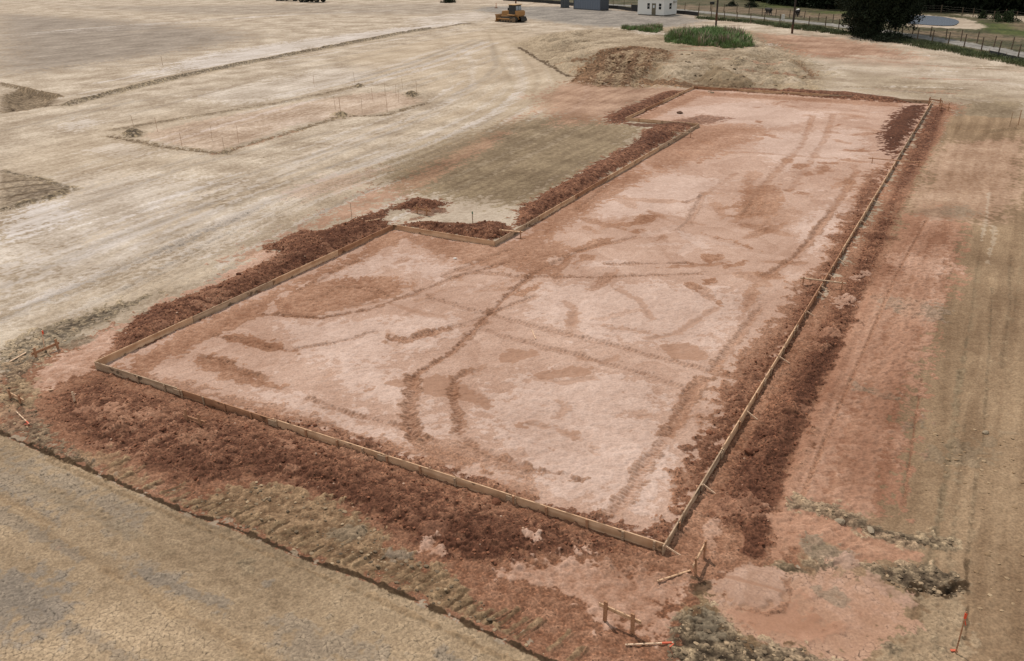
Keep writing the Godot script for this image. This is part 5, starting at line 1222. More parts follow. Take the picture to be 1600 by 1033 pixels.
# ---------------------------------------------------------------- loose earth
func clods() -> void:
	rng.seed = 33
	var xfs := []; var tints := []
	var shapes := [lump(1), lump(2, 0.5)]
	rng.seed = 34
	for p in patches:
		if p.clods <= 0.0: continue
		for v in spots(p.pts, p.clods * 4.5):
			var s := 0.016 + 0.05 * pow(rng.randf(), 3.0)
			if rng.randf() < 0.012: s *= rng.randf_range(1.6, 3.2)
			xfs.append(Transform3D(Basis.from_euler(Vector3(rng.randf_range(-0.5, 0.5), rng.randf() * TAU, rng.randf_range(-0.5, 0.5))).scaled(Vector3(s, s, s) * 1.6), on(v, s * 0.25)))
			var c := Color8(84, 52, 38).lerp(Color8(150, 102, 77), rng.randf()).srgb_to_linear()
			if rng.randf() < 0.02: c = Color8(186, 154, 130).srgb_to_linear()
			tints.append(c)
	var o := multi("soil_clods", shapes[0], tinted("clod", Color.WHITE), xfs, tints, self)
	o.set_meta("kind", "stuff")
	tag(o, "loose red soil clods scattered along the form boards", "soil clods")
	xfs = []; tints = []
	rng.seed = 35
	var grey := [[1.00,2.44, 1.05,1.86, 1.40,1.26, 1.83,1.49, 2.33,1.80, 2.80,1.97, 3.73,1.55, 4.37,1.78, 4.43,2.13, 1.40,3.75], [4.46,-1.82, 5.68,-2.57, 6.52,-2.55, 6.72,-1.91, 6.32,-1.51, 5.24,-1.37], [2.36,-3.70, 3.36,-3.77, 4.36,-3.50, 5.29,-3.46, 6.29,-3.83, 6.32,-3.50, 5.32,-3.14, 4.27,-3.04, 2.45,-3.32], [-26.73,0.74, -27.24,-1.19, -26.93,-3.32, -26.11,-6.31, -25.67,-3.95, -25.40,-1.78, -24.74,0.46, -23.21,1.97, -21.16,2.95, -18.52,3.82, -16.31,4.19, -17.13,4.47, -19.53,4.35, -21.10,4.21], [5.06,-8.87, 7.78,-11.13, 7.83,-6.00, 5.13,-4.90], [6.72,-3.94, 7.84,-4.53, 7.87,-1.78, 6.99,-1.31], [-45.54,-10.84, -45.69,-12.56, -46.22,-15.70, -45.50,-15.20, -44.62,-11.87, -44.75,-10.36], [-57.76,-29.43, -58.84,-31.25, -56.77,-30.43, -55.66,-28.71], [-12.33,4.30, -11.44,2.53, -8.85,2.21, -7.32,2.46, -5.90,3.09, -4.43,3.12, -3.31,3.60, -2.08,4.09, -0.88,4.40, -3.67,4.27, -5.57,4.19, -7.90,4.32, -10.43,4.25], [-41.19,-87.45, -38.77,-93.43, -31.81,-90.09, -29.32,-82.00, -29.05,-72.18, -26.79,-68.21, -32.04,-67.08, -36.15,-69.43], [-30.73,-89.37, -19.79,-89.98, -12.80,-80.99, -10.06,-70.35, -20.24,-66.70]]
	var dens := [55.0, 50.0, 35.0, 26.0, 10.0, 10.0, 18.0, 8.0, 34.0, 1.6, 0.5]
	for k in grey.size():
		for v in spots(grey[k], dens[k] * (1.35 if k < 3 else 1.0)):
			var s := (0.016 + 0.06 * pow(rng.randf(), 3.0)) * (4.0 if k > 8 else 1.0)
			if k < 3 and rng.randf() < 0.05: s = rng.randf_range(0.05, 0.10)
			xfs.append(Transform3D(Basis.from_euler(Vector3(rng.randf_range(-0.5, 0.5), rng.randf() * TAU, rng.randf_range(-0.5, 0.5))).scaled(Vector3(s * rng.randf_range(0.8, 1.5), s * 0.75, s) * 1.7), on(v, s * 0.1)))
			tints.append((Color8(130, 106, 80) if k == 4 or k == 5 else Color8(96, 70, 50) if k == 9 else Color8(84, 72, 58)).lerp(Color8(172, 148, 118), pow(rng.randf(), 1.4)).srgb_to_linear())
	o = multi("grey_crumbs", shapes[1], tinted("crumb", Color.WHITE), xfs, tints, self)
	o.set_meta("kind", "stuff")
	tag(o, "loose grey and tan soil crumbs at the site's edges", "soil crumbs")
	# larger stones one can tell apart
	var stone := thing("stone", "pale grey stone lying on rust coloured clay at the lower right", "stone", on(Vector2(3.64, -3.24), 0.03), 0.4, "stones on the clay")
	part("body", lump(7, 0.7), mat("stone", Color8(146, 130, 108), 0.95), stone, Vector3.ZERO).scale = Vector3(0.30, 0.22, 0.22)
	var st2 := dup(stone, "stone", "flat grey stone half sunk in the grey crumbs at the lower right", on(Vector2(4.40, -3.23), 0.02), 2.0, "stones on the clay")
	st2.scale = Vector3(1.1, 0.6, 0.8)
	dup(stone, "stone", "small pale stone on the tan ground near the right edge", on(Vector2(6.76, -9.92), 0.02), 1.0, "stones on the clay").scale = Vector3.ONE * 0.8
	tag(part_top("litter", slab(Vector3(0.16, 0.05, 0.1), 0.02), mat("litter", Color8(226, 220, 210), 0.7), on(Vector2(-16.46, -15.83), 0.03), 0.6), "small white scrap of litter on the pad near the near notch", "litter")
	tag(part_top("clod", lump(9, 0.5), mat("dark clod", Color8(92, 66, 50), 0.95), on(Vector2(-19.04, -56.22), 0.1), 0.3), "single dark clod on the pad near the far notch", "clod").scale = Vector3(0.6, 0.5, 0.5)

# ---------------------------------------------------------------- the far side of the site
func far_side() -> void:
	bulldozer()
	shack()
	container()
	toilet()
	silt_fences()
	fences()
	poles()
	vehicles()
	water()
	greenery()
	animals()

func yaw_to(d: Vector2) -> float:
	return -atan2(d.y, d.x)

func bulldozer() -> void:
	var yellow := mat("dozer paint", Color8(158, 118, 74), 0.8)
	var dark := mat("dark steel", Color8(62, 58, 52), 0.6, 0.3)
	var mud := mat("muddy track", Color8(112, 94, 74), 0.9)
	var glass := mat("cab glass", Color8(40, 46, 50), 0.15)
	var at := Vector2(-79.10, -133.28)
	var d := thing("bulldozer", "muddy orange-yellow bulldozer with blade and dark cab, parked on tan ground", "bulldozer", on(at), yaw_to(Vector2(-0.97, -0.24)))
	# x forward, z to its right
	var outline := []
	for i in 13:
		var t := PI * 0.5 + PI * i / 12.0
		outline.append([-1.75 + cos(t) * 0.5, 0.5 + sin(t) * 0.5])
	for i in 13:
		var t := -PI * 0.5 + PI * i / 12.0
		outline.append([1.75 + cos(t) * 0.42, 0.42 + sin(t) * 0.42])
	outline.append([0.2, 1.02])
	for s in [-1.0, 1.0]:
		var tr := part("track", prism(outline, 0.62, 0.03), dark, d, Vector3(0, 0, s * 1.15))
		part("track_frame", slab(Vector3(2.8, 0.34, 0.1), 0.03), mud, tr, Vector3(0, 0.5, s * 0.33))
		for k in 5: part("roller", rod(0.2, 0.2, 0.12, 12), mud, tr, Vector3(-1.4 + k * 0.7, 0.3, s * 0.345), Vector3(PI / 2, 0, 0))
		part("sprocket", rod(0.42, 0.42, 0.1, 14), mud, tr, Vector3(-1.72, 0.52, s * 0.34), Vector3(PI / 2, 0, 0))
		for k in 22: part("grouser", slab(Vector3(0.05, 0.06, 0.64), 0.01), dark, tr, Vector3(-1.7 + k * 0.16, 1.02 - absf(k - 4) * 0.008, 0))
		part("push_arm", slab(Vector3(3.4, 0.2, 0.16), 0.03), yellow, d, Vector3(1.0, 0.62, s * 1.6))
	var blade := part("blade", prism([[2.75, 0.0], [2.95, 0.02], [2.78, 0.35], [2.74, 0.75], [2.84, 1.2], [2.98, 1.4], [2.86, 1.4], [2.68, 1.2], [2.58, 0.75], [2.62, 0.35]], 3.7, 0.02), mat("blade paint", Color8(150, 112, 72), 0.7), d)
	part("cutting_edge", slab(Vector3(0.08, 0.25, 3.74), 0.01), dark, blade, Vector3(2.93, 0.1, 0))
	part("chassis", prism([[-2.3, 0.55], [2.2, 0.55], [2.3, 1.15], [-2.3, 1.3]], 1.6, 0.04), yellow, d)
	var hood := part("hood", prism([[0.35, 1.1], [2.25, 1.05], [2.3, 1.75], [2.1, 1.95], [0.35, 2.05]], 1.25, 0.06), yellow, d)
	part("grille", slab(Vector3(0.05, 0.75, 1.0), 0.02), dark, hood, Vector3(2.31, 1.4, 0))
	part("exhaust", rod(0.07, 0.07, 1.0, 10), dark, hood, Vector3(1.1, 2.4, 0.25))
	part("air_cleaner", rod(0.14, 0.14, 0.5, 10), dark, hood, Vector3(0.8, 2.25, -0.3))
	part("fender", slab(Vector3(1.9, 0.2, 0.6), 0.05), yellow, d, Vector3(-0.8, 1.3, 1.1))
	part("fender", slab(Vector3(1.9, 0.2, 0.6), 0.05), yellow, d, Vector3(-0.8, 1.3, -1.1))
	part("fuel_tank", prism([[-2.45, 1.2], [-1.55, 1.2], [-1.55, 2.1], [-2.25, 2.1], [-2.45, 1.9]], 1.9, 0.06), yellow, d)
	var cab := part("cab", prism([[-1.6, 1.35], [0.25, 1.35], [0.2, 2.1], [0.05, 3.05], [-1.5, 3.05]], 1.7, 0.04), dark, d)
	part("roof", slab(Vector3(2.0, 0.14, 1.95), 0.05), mat("cab roof", Color8(190, 160, 120), 0.7), cab, Vector3(-0.72, 3.13, 0))
	for s in [-1.0, 1.0]:
		part("window", slab(Vector3(0.62, 0.85, 0.02), 0.005), glass, cab, Vector3(-1.1, 2.5, s * 0.86))
		part("window", slab(Vector3(0.6, 0.95, 0.02), 0.005), glass, cab, Vector3(-0.35, 2.45, s * 0.86))
		part("window", slab(Vector3(0.02, 0.75, 0.68), 0.005), mat("cab glass back", Color8(150, 160, 168), 0.2), cab, Vector3(-1.60, 2.5, s * 0.38))
	part("ripper", prism([[-3.1, 0.25], [-2.95, 0.25], [-2.8, 1.0], [-2.35, 1.05], [-2.35, 0.75], [-2.95, 0.75]], 1.6, 0.03), dark, d)
	for s in [-1.0, 0.0, 1.0]: part("ripper_shank", slab(Vector3(0.14, 0.7, 0.1), 0.02), dark, d, Vector3(-2.9, 0.5, s * 0.6))

func shack() -> void:
	# front-left corner, front-right corner, side back corner, as they stand
	var a := Vector2(-62.03, -154.69); var b := Vector2(-55.74, -152.77)
	var w := a.distance_to(b)
	var d := (b - a).normalized()
	var depth := 4.2
	var tall := 3.0
	var wall := mat("shack wall", Color8(214, 212, 206), 0.7)
	var trim := mat("shack trim", Color8(232, 228, 220), 0.6)
	var pane := mat("shack glass", Color8(34, 38, 42), 0.12)
	var t := thing("site_office", "small white site office shed with door and dark windows", "shed", Vector3(a.x, 0, a.y), yaw_to(d))
	# x along the front, z towards the viewer; walls butt at the corners
	part("wall", slab(Vector3(w, tall, 0.12), 0.005), wall, t, Vector3(w * 0.5, tall * 0.5 + 0.15, -0.06))
	part("wall", slab(Vector3(w, tall, 0.12), 0.005), wall, t, Vector3(w * 0.5, tall * 0.5 + 0.15, -depth + 0.06))
	for x in [0.06, w - 0.06]: part("wall", slab(Vector3(0.118, tall - 0.004, depth - 0.25), 0.005), wall, t, Vector3(x, tall * 0.5 + 0.15, -depth * 0.5))
	part("skid", slab(Vector3(w - 0.2, 0.16, depth - 0.2), 0.01), mat("skid", Color8(92, 84, 70), 0.9), t, Vector3(w * 0.5, 0.07, -depth * 0.5))
	var roof := part("roof", slab(Vector3(w + 0.35, 0.16, depth + 0.35), 0.03), trim, t, Vector3(w * 0.5, tall + 0.235, -depth * 0.5))
	part("fascia", slab(Vector3(w + 0.37, 0.1, 0.03), 0.004), mat("fascia", Color8(178, 172, 162), 0.7), roof, Vector3(0, -0.05, depth * 0.5 + 0.192))
	var door := part("door", slab(Vector3(0.95, 2.1, 0.05), 0.006), mat("shack door", Color8(104, 96, 78), 0.6), t, Vector3(w * 0.62, 1.24, 0.028))
	part("pane", slab(Vector3(0.4, 0.5, 0.02), 0.003), mat("door glass", Color8(196, 202, 206), 0.2), door, Vector3(0, 0.45, 0.03))
	part("handle", slab(Vector3(0.12, 0.04, 0.06), 0.01), pane, door, Vector3(0.36, -0.05, 0.045))
	part("step", slab(Vector3(1.2, 0.14, 0.5), 0.02), mat("skid", Color8(92, 84, 70), 0.9), t, Vector3(w * 0.62, 0.07, 0.3))
	for x in [0.42, 0.855]:
		var f := part("window", slab(Vector3(0.78, 1.25, 0.05), 0.006), trim, t, Vector3(w * x, 1.75, 0.022))
		part("pane", slab(Vector3(0.64, 0.53, 0.02), 0.003), pane, f, Vector3(0, 0.29, 0.022))
		part("pane", slab(Vector3(0.64, 0.53, 0.02), 0.003), pane, f, Vector3(0, -0.29, 0.022))
	var sw := part("window", slab(Vector3(0.05, 1.25, 0.9), 0.006), trim, t, Vector3(w + 0.022, 1.75, -2.0))
	part("pane", slab(Vector3(0.02, 0.53, 0.76), 0.003), pane, sw, Vector3(0.022, 0.29, 0))
	part("pane", slab(Vector3(0.02, 0.53, 0.76), 0.003), pane, sw, Vector3(0.022, -0.29, 0))
	part("air_conditioner", slab(Vector3(0.5, 0.4, 0.6), 0.03), mat("ac", Color8(170, 168, 160), 0.6), t, Vector3(w + 0.25, 2.5, -3.2))

func container() -> void:
	var a := Vector2(-81.63, -165.64); var b := Vector2(-73.43, -161.92)
	var w := a.distance_to(b)
	var t := thing("shipping_container", "blue-grey steel shipping container on the gravel yard", "container", Vector3(a.x, 0, a.y), yaw_to(b - a))
	var paint := mat("container paint", Color8(96, 104, 116), 0.6)
	var dark := mat("container frame", Color8(70, 74, 80), 0.6)
	# corrugated long side
	var st := SurfaceTool.new()
	st.begin(Mesh.PRIMITIVE_TRIANGLES)
	var n := 44
	for i in n:
		var x0 := 0.1 + (w - 0.2) * i / n; var x1 := 0.1 + (w - 0.2) * (i + 1) / n
		var z0 := -0.06 if (i / 2) % 2 == 0 else -0.02
		var z1 := -0.06 if ((i + 1) / 2) % 2 == 0 else -0.02
		for side in [1.0, -1.0]:
			var zz := 0.0 if side > 0 else -2.44
			if side > 0: quad(st, Vector3(x0, 2.5, zz + z0), Vector3(x1, 2.5, zz + z1), Vector3(x1, 0.2, zz + z1), Vector3(x0, 0.2, zz + z0))
			else: quad(st, Vector3(x0, 0.2, zz - z0), Vector3(x1, 0.2, zz - z1), Vector3(x1, 2.5, zz - z1), Vector3(x0, 2.5, zz - z0))
	part("side_panel", st.commit(), paint, t)
	for x in [0.08, w - 0.08]:
		for z in [-0.08, -2.36]: part("corner_post", slab(Vector3(0.16, 2.6, 0.16), 0.01), dark, t, Vector3(x, 1.33, z))
		part("end_panel", slab(Vector3(0.06, 2.3, 2.12), 0.01), dark, t, Vector3(x, 1.35, -1.22))
	for z in [-0.06, -2.38]:
		part("bottom_rail", slab(Vector3(w - 0.32, 0.2, 0.12), 0.01), dark, t, Vector3(w * 0.5, 0.13, z))
		part("top_rail", slab(Vector3(w - 0.32, 0.12, 0.12), 0.01), dark, t, Vector3(w * 0.5, 2.57, z))
	part("roof", slab(Vector3(w - 0.1, 0.05, 2.3), 0.01), paint, t, Vector3(w * 0.5, 2.66, -1.22))

func toilet() -> void:
	var t := thing("portable_toilet", "dark grey portable toilet booth left of the shipping container", "portable toilet", on(Vector2(-85.72, -168.45)), yaw_to(Vector2(-73.43, -161.92) - Vector2(-81.63, -165.64)))
	var m := mat("booth", Color8(78, 82, 84), 0.6)
	part("cabin", slab(Vector3(1.5, 2.1, 1.4), 0.05), m, t, Vector3(0, 1.15, -0.7))
	part("base", slab(Vector3(1.6, 0.14, 1.5), 0.03), mat("booth dark", Color8(50, 52, 52), 0.7), t, Vector3(0, 0.07, -0.7))
	part("roof", prism([[-0.8, 2.21], [0.8, 2.21], [0.6, 2.42], [-0.6, 2.42]], 1.5, 0.03), mat("booth roof", Color8(150, 152, 150), 0.6), t, Vector3(0, 0, -0.7))
	var d := part("door", slab(Vector3(1.0, 1.85, 0.04), 0.01), mat("booth door", Color8(64, 68, 70), 0.6), t, Vector3(0, 1.08, 0.02))
	part("handle", slab(Vector3(0.06, 0.18, 0.05), 0.01), mat("booth dark", Color8(50, 52, 52), 0.7), d, Vector3(0.4, 0, 0.03))
	part("vent_pipe", rod(0.06, 0.06, 0.6, 8), mat("booth dark", Color8(50, 52, 52), 0.7), t, Vector3(0.5, 2.5, -1.2))

func silt(label: String, pts: Array, tall: float) -> void:
	var black := mat("silt cloth", Color8(34, 34, 34), 0.8)
	var t := thing("silt_fence", label, "silt fence", Vector3(pts[0].x, 0, pts[0].y))
	for k in pts.size() - 1:
		var a: Vector2 = pts[k] - pts[0]; var b: Vector2 = pts[k + 1] - pts[0]
		var n := maxi(1, int(a.distance_to(b) / 3.0))
		for i in n:
			var p := a.lerp(b, float(i) / n); var q := a.lerp(b, float(i + 1) / n)
			part("cloth", slab(Vector3(p.distance_to(q) - 0.02, tall * rng.randf_range(0.92, 1.05), 0.02), 0.004), black, t, Vector3((p.x + q.x) * 0.5, gh(pts[0].x + p.x, pts[0].y + p.y) + tall * 0.48, (p.y + q.y) * 0.5), Vector3(rng.randf_range(-0.06, 0.06), yaw_to(q - p), 0))
			part("post", slab(Vector3(0.05, tall + 0.3, 0.05), 0.006), lumber("muddy pine"), t, Vector3(p.x, gh(pts[0].x + p.x, pts[0].y + p.y) + tall * 0.55, p.y - 0.05))

func silt_fences() -> void:
	rng.seed = 51
	silt("long black silt fence behind the gravel yard, left of the container", [Vector2(-113.12, -188.80), Vector2(-102.41, -184.45), Vector2(-91.16, -178.45), Vector2(-85.72, -174.21)], 0.75)
	silt("black silt fence between the container and the white site office", [Vector2(-77.02, -170.02), Vector2(-71.70, -167.36), Vector2(-66.17, -162.94)], 0.75)
	silt("taller black silt fence bale against the white site office's left wall", [Vector2(-66.83, -163.14), Vector2(-64.60, -161.54)], 1.4)
	silt("black silt fence running right from the white site office", [Vector2(-56.23, -158.63), Vector2(-52.85, -157.03), Vector2(-48.98, -154.06)], 0.75)
	silt("dark silt fence along the lane at the right edge", [Vector2(3.05, -108.58), Vector2(6.94, -102.24), Vector2(10.66, -96.25)], 0.45)

func post_fence(label: String, pts: Array, tall: float, r: float, wires: int) -> void:
	var wood := mat("fence post", Color8(96, 80, 64), 0.9)
	var steel := mat("wire", Color8(92, 86, 78), 0.5, 0.6)
	var t := thing("wire_fence", label, "fence", Vector3(pts[0].x, 0, pts[0].y))
	var tops := []
	for p in pts:
		var q: Vector2 = p - pts[0]
		var h: float = tall * rng.randf_range(0.93, 1.07)
		var y := gh(p.x, p.y)
		part("post", rod(r, r * 0.85, h + 0.3, 8), wood, t, Vector3(q.x, y + h * 0.5 - 0.15, q.y), Vector3(rng.randf_range(-0.06, 0.06), 0, rng.randf_range(-0.06, 0.06)))
		tops.append(Vector3(q.x, y, q.y))
	for w in wires:
		var st := SurfaceTool.new()
		st.begin(Mesh.PRIMITIVE_TRIANGLES)
		for k in tops.size() - 1:
			var a: Vector3 = tops[k]; var b: Vector3 = tops[k + 1]
			var y := tall * (0.92 - 0.8 * w / maxf(1, wires))
			var sag := Vector3(0, -0.04, 0)
			add_tube(st, [a + Vector3(0, y, 0), (a + b) * 0.5 + Vector3(0, y, 0) + sag, b + Vector3(0, y, 0)], [0.012, 0.012, 0.012], 4)
		part("wire", st.commit(), steel, t)

func fences() -> void:
	rng.seed = 61
	post_fence("wire fence on leaning wooden posts on the near side of the lane", [Vector2(-48.41, -151.91), Vector2(-45.22, -149.78), Vector2(-41.72, -146.44), Vector2(-38.84, -144.48), Vector2(-35.70, -142.06), Vector2(-34.06, -145.15), Vector2(-29.97, -139.28), Vector2(-24.52, -136.12), Vector2(-21.91, -136.32), Vector2(-19.53, -134.79), Vector2(-16.94, -133.93), Vector2(-11.40, -128.61), Vector2(-9.12, -126.72), Vector2(-6.59, -122.48), Vector2(-4.36, -118.92), Vector2(-2.16, -116.39), Vector2(-0.12, -114.74), Vector2(2.05, -111.76), Vector2(4.12, -108.28), Vector2(6.26, -104.47), Vector2(8.37, -100.98)], 1.75, 0.085, 4)
	post_fence("wire fence on wooden posts along the meadow side of the lane", [Vector2(-60.45, -170.90), Vector2(-56.61, -168.10), Vector2(-53.21, -167.11), Vector2(-50.40, -166.03), Vector2(-47.28, -165.06), Vector2(-44.14, -163.31), Vector2(-41.02, -160.82), Vector2(-37.67, -157.76), Vector2(-34.69, -156.26), Vector2(-31.80, -154.81), Vector2(-28.56, -152.12), Vector2(-25.56, -149.51), Vector2(-22.43, -145.82), Vector2(-19.08, -141.24), Vector2(-16.20, -138.60), Vector2(-13.34, -135.56), Vector2(-10.74, -133.18), Vector2(-8.03, -130.47), Vector2(-5.33, -127.47), Vector2(-3.05, -124.54), Vector2(-0.97, -122.16), Vector2(1.13, -120.76), Vector2(3.34, -116.70), Vector2(5.43, -114.77), Vector2(7.56, -112.27)], 1.5, 0.08, 3)
	post_fence("thin post fence behind the container and the white site office", [Vector2(-120.92, -200.24), Vector2(-107.19, -191.96), Vector2(-98.41, -186.20), Vector2(-93.60, -183.38), Vector2(-88.54, -180.11), Vector2(-83.77, -177.83), Vector2(-78.62, -174.72), Vector2(-75.19, -173.03), Vector2(-71.56, -170.67), Vector2(-67.17, -168.41), Vector2(-63.00, -167.51)], 2.2, 0.05, 4)
	post_fence("far brown rail fence beside the sandy track beyond the pond", [Vector2(-10.79, -171.57), Vector2(-7.39, -170.85), Vector2(-3.59, -167.30), Vector2(-1.68, -164.91), Vector2(1.77, -159.67), Vector2(3.45, -162.81), Vector2(5.18, -159.30), Vector2(6.91, -157.22), Vector2(10.12, -153.25)], 1.5, 0.08, 3)
	# sign and mail box on the fences
	var s := thing("sign_board", "plain pale notice board fixed low on the lane fence", "sign", on(Vector2(-31.08, -146.65)), yaw_to(Vector2(-24.52, -136.12) - Vector2(-29.97, -139.28)))
	part("panel", slab(Vector3(0.8, 1.0, 0.03), 0.006), mat("sign", Color8(206, 200, 190), 0.6), s, Vector3(0, 0.75, 0.1))
	for x in [-0.3, 0.3]: part("leg", slab(Vector3(0.06, 1.2, 0.05), 0.006), lumber("muddy pine"), s, Vector3(x, 0.55, 0.05))
	var m := thing("mailbox", "black box on a thin post at the lane fence, left of the utility pole", "mailbox", on(Vector2(-50.35, -166.74)), 0.2)
	part("post", slab(Vector3(0.08, 1.4, 0.08), 0.008), lumber("muddy pine"), m, Vector3(0, 0.6, 0))
	part("box", slab(Vector3(0.9, 0.55, 0.45), 0.06), mat("black box", Color8(30, 30, 30), 0.6), m, Vector3(0, 1.55, 0))

func poles() -> void:
	rng.seed = 71
	var bark := mat("pole wood", Color8(58, 50, 44), 0.9)
	var rust := mat("pole rust", Color8(84, 58, 44), 0.9)
	var spots_ := [Vector2(-39.51, -134.05), Vector2(-25.06, -126.65), Vector2(-103.36, -178.16)]
	var labels := ["dark utility pole rising behind the tall grass on the stockpile", "utility pole with a rusty foot on bare pink earth by the lane fence", "dark utility pole far behind the bulldozer's cab"]
	for i in 3:
		var t := thing("utility_pole", labels[i], "utility pole", on(spots_[i]), 0.0, "utility poles")
		part("shaft", rod(0.17, 0.12, 11.0, 12), bark, t, Vector3(0, 5.3, 0))
		part("foot_band", rod(0.182, 0.176, 1.3, 12), rust, t, Vector3(0, [1.6, 0.7, 0.6][i], 0))
		part("crossarm", slab(Vector3(2.2, 0.12, 0.1), 0.01), bark, t, Vector3(0, 10.2, 0.16))
	var c := thing("marker_post", "small orange marker post on a base left of the bulldozer", "marker post", on(Vector2(-100.95, -164.40)))
	part("post", rod(0.09, 0.06, 1.1, 10), mat("marker", Color8(182, 108, 62), 0.7), c, Vector3(0, 0.6, 0))
	part("base", prism([[-0.35, 0.0], [0.35, 0.0], [0.22, 0.16], [-0.22, 0.16]], 0.6, 0.02), mat("marker base", Color8(120, 84, 60), 0.8), c)

func wheel(parent: Node3D, at: Vector3, r: float, w: float) -> void:
	var tyre := part("wheel", rod(r, r, w, 20), mat("tyre", Color8(46, 46, 42), 0.9), parent, at, Vector3(PI / 2, 0, 0))
	part("rim", rod(r * 0.5, r * 0.5, w + 0.04, 14), mat("rim", Color8(110, 100, 82), 0.6, 0.3), tyre)

func vehicles() -> void:
	# both reach above the frame's top edge; only their lower parts show
	var dirn := Vector2(-159.89, -172.54) - Vector2(-169.52, -173.26)
	var t := thing("dump_truck", "dark machine with big tyres cut off by the photo's top edge", "dump truck", on(Vector2(-163.97, -172.25)), yaw_to(dirn))
	var green := mat("truck body", Color8(74, 76, 66), 0.7)
	for x in [-3.0, -1.4, 3.0]:
		for z in [-1.2, 1.2]: wheel(t, Vector3(x, 0.75, z), 0.75, 0.6)
	part("frame", slab(Vector3(8.0, 0.5, 1.2), 0.05), mat("dark steel", Color8(62, 58, 52), 0.6, 0.3), t, Vector3(0, 1.1, 0))
	part("body", prism([[-4.4, 1.5], [0.8, 1.4], [1.4, 3.0], [-4.6, 3.2]], 2.8, 0.06), green, t)
	var cab := part("cab", prism([[1.7, 1.2], [4.2, 1.2], [4.2, 2.2], [3.6, 3.2], [1.7, 3.2]], 2.3, 0.08), green, t)
	for z in [-1.16, 1.16]: part("window", slab(Vector3(1.3, 0.7, 0.02), 0.005), mat("cab glass", Color8(40, 46, 50), 0.15), cab, Vector3(2.7, 2.7, z))
	var t2 := thing("flatbed_trailer", "brown machine cut off by the photo's top edge, left of the dark one", "trailer", on(Vector2(-176.53, -175.69)), yaw_to(dirn))
	for x in [-2.6, -1.2]:
		for z in [-1.1, 1.1]: wheel(t2, Vector3(x, 0.55, z), 0.55, 0.5)
	part("bed", slab(Vector3(9.0, 0.4, 2.6), 0.05), mat("trailer bed", Color8(112, 74, 50), 0.8), t2, Vector3(0, 1.25, 0))
	part("load", prism([[-2.5, 1.46], [3.0, 1.46], [2.4, 2.9], [-2.0, 2.9]], 2.2, 0.08), mat("load", Color8(126, 88, 60), 0.8), t2)
	part("leg", slab(Vector3(0.2, 1.1, 1.6), 0.02), mat("dark steel", Color8(62, 58, 52), 0.6, 0.3), t2, Vector3(3.4, 0.52, 0))

func water() -> void:
	var pts := [-16.17,-160.40, -12.34,-165.05, -7.91,-164.00, -5.12,-160.51, -3.33,-155.01, -3.27,-148.21, -4.60,-145.47, -8.37,-146.74, -12.63,-149.22, -14.44,-151.28]
	var poly := PackedVector2Array()
	var c := Curve2D.new()
	var n := pts.size() / 2
	for i in n:
		var p := Vector2(pts[2 * i], pts[2 * i + 1])
		var a := Vector2(pts[2 * ((i + n - 1) % n)], pts[2 * ((i + n - 1) % n) + 1]); var b := Vector2(pts[2 * ((i + 1) % n)], pts[2 * ((i + 1) % n) + 1])
		c.add_point(p, (a - b) * 0.18, (b - a) * 0.18)
	c.add_point(Vector2(pts[0], pts[1]), (Vector2(pts[2 * n - 2], pts[2 * n - 1]) - Vector2(pts[2], pts[3])) * 0.18)
	poly = c.tessellate(4, 6)
	poly.remove_at(poly.size() - 1)
	var st := SurfaceTool.new()
	st.begin(Mesh.PRIMITIVE_TRIANGLES)
	var idx := Geometry2D.triangulate_polygon(poly)
	for k in idx:
		st.set_normal(Vector3.UP); st.set_uv(poly[k] * 0.1); st.add_vertex(Vector3(poly[k].x, 0.10, poly[k].y))
	var m := mat("pond water", Color8(122, 129, 138), 0.2, 0.0, null, 0.4)  # sky reflection put into the base colour of the water
	var o := part_top("pond_water", st.commit(), m, Vector3.ZERO)
	o.set_meta("kind", "structure")
	tag(o, "still grey-blue pond with a pale sandy shore beyond the lane", "pond")

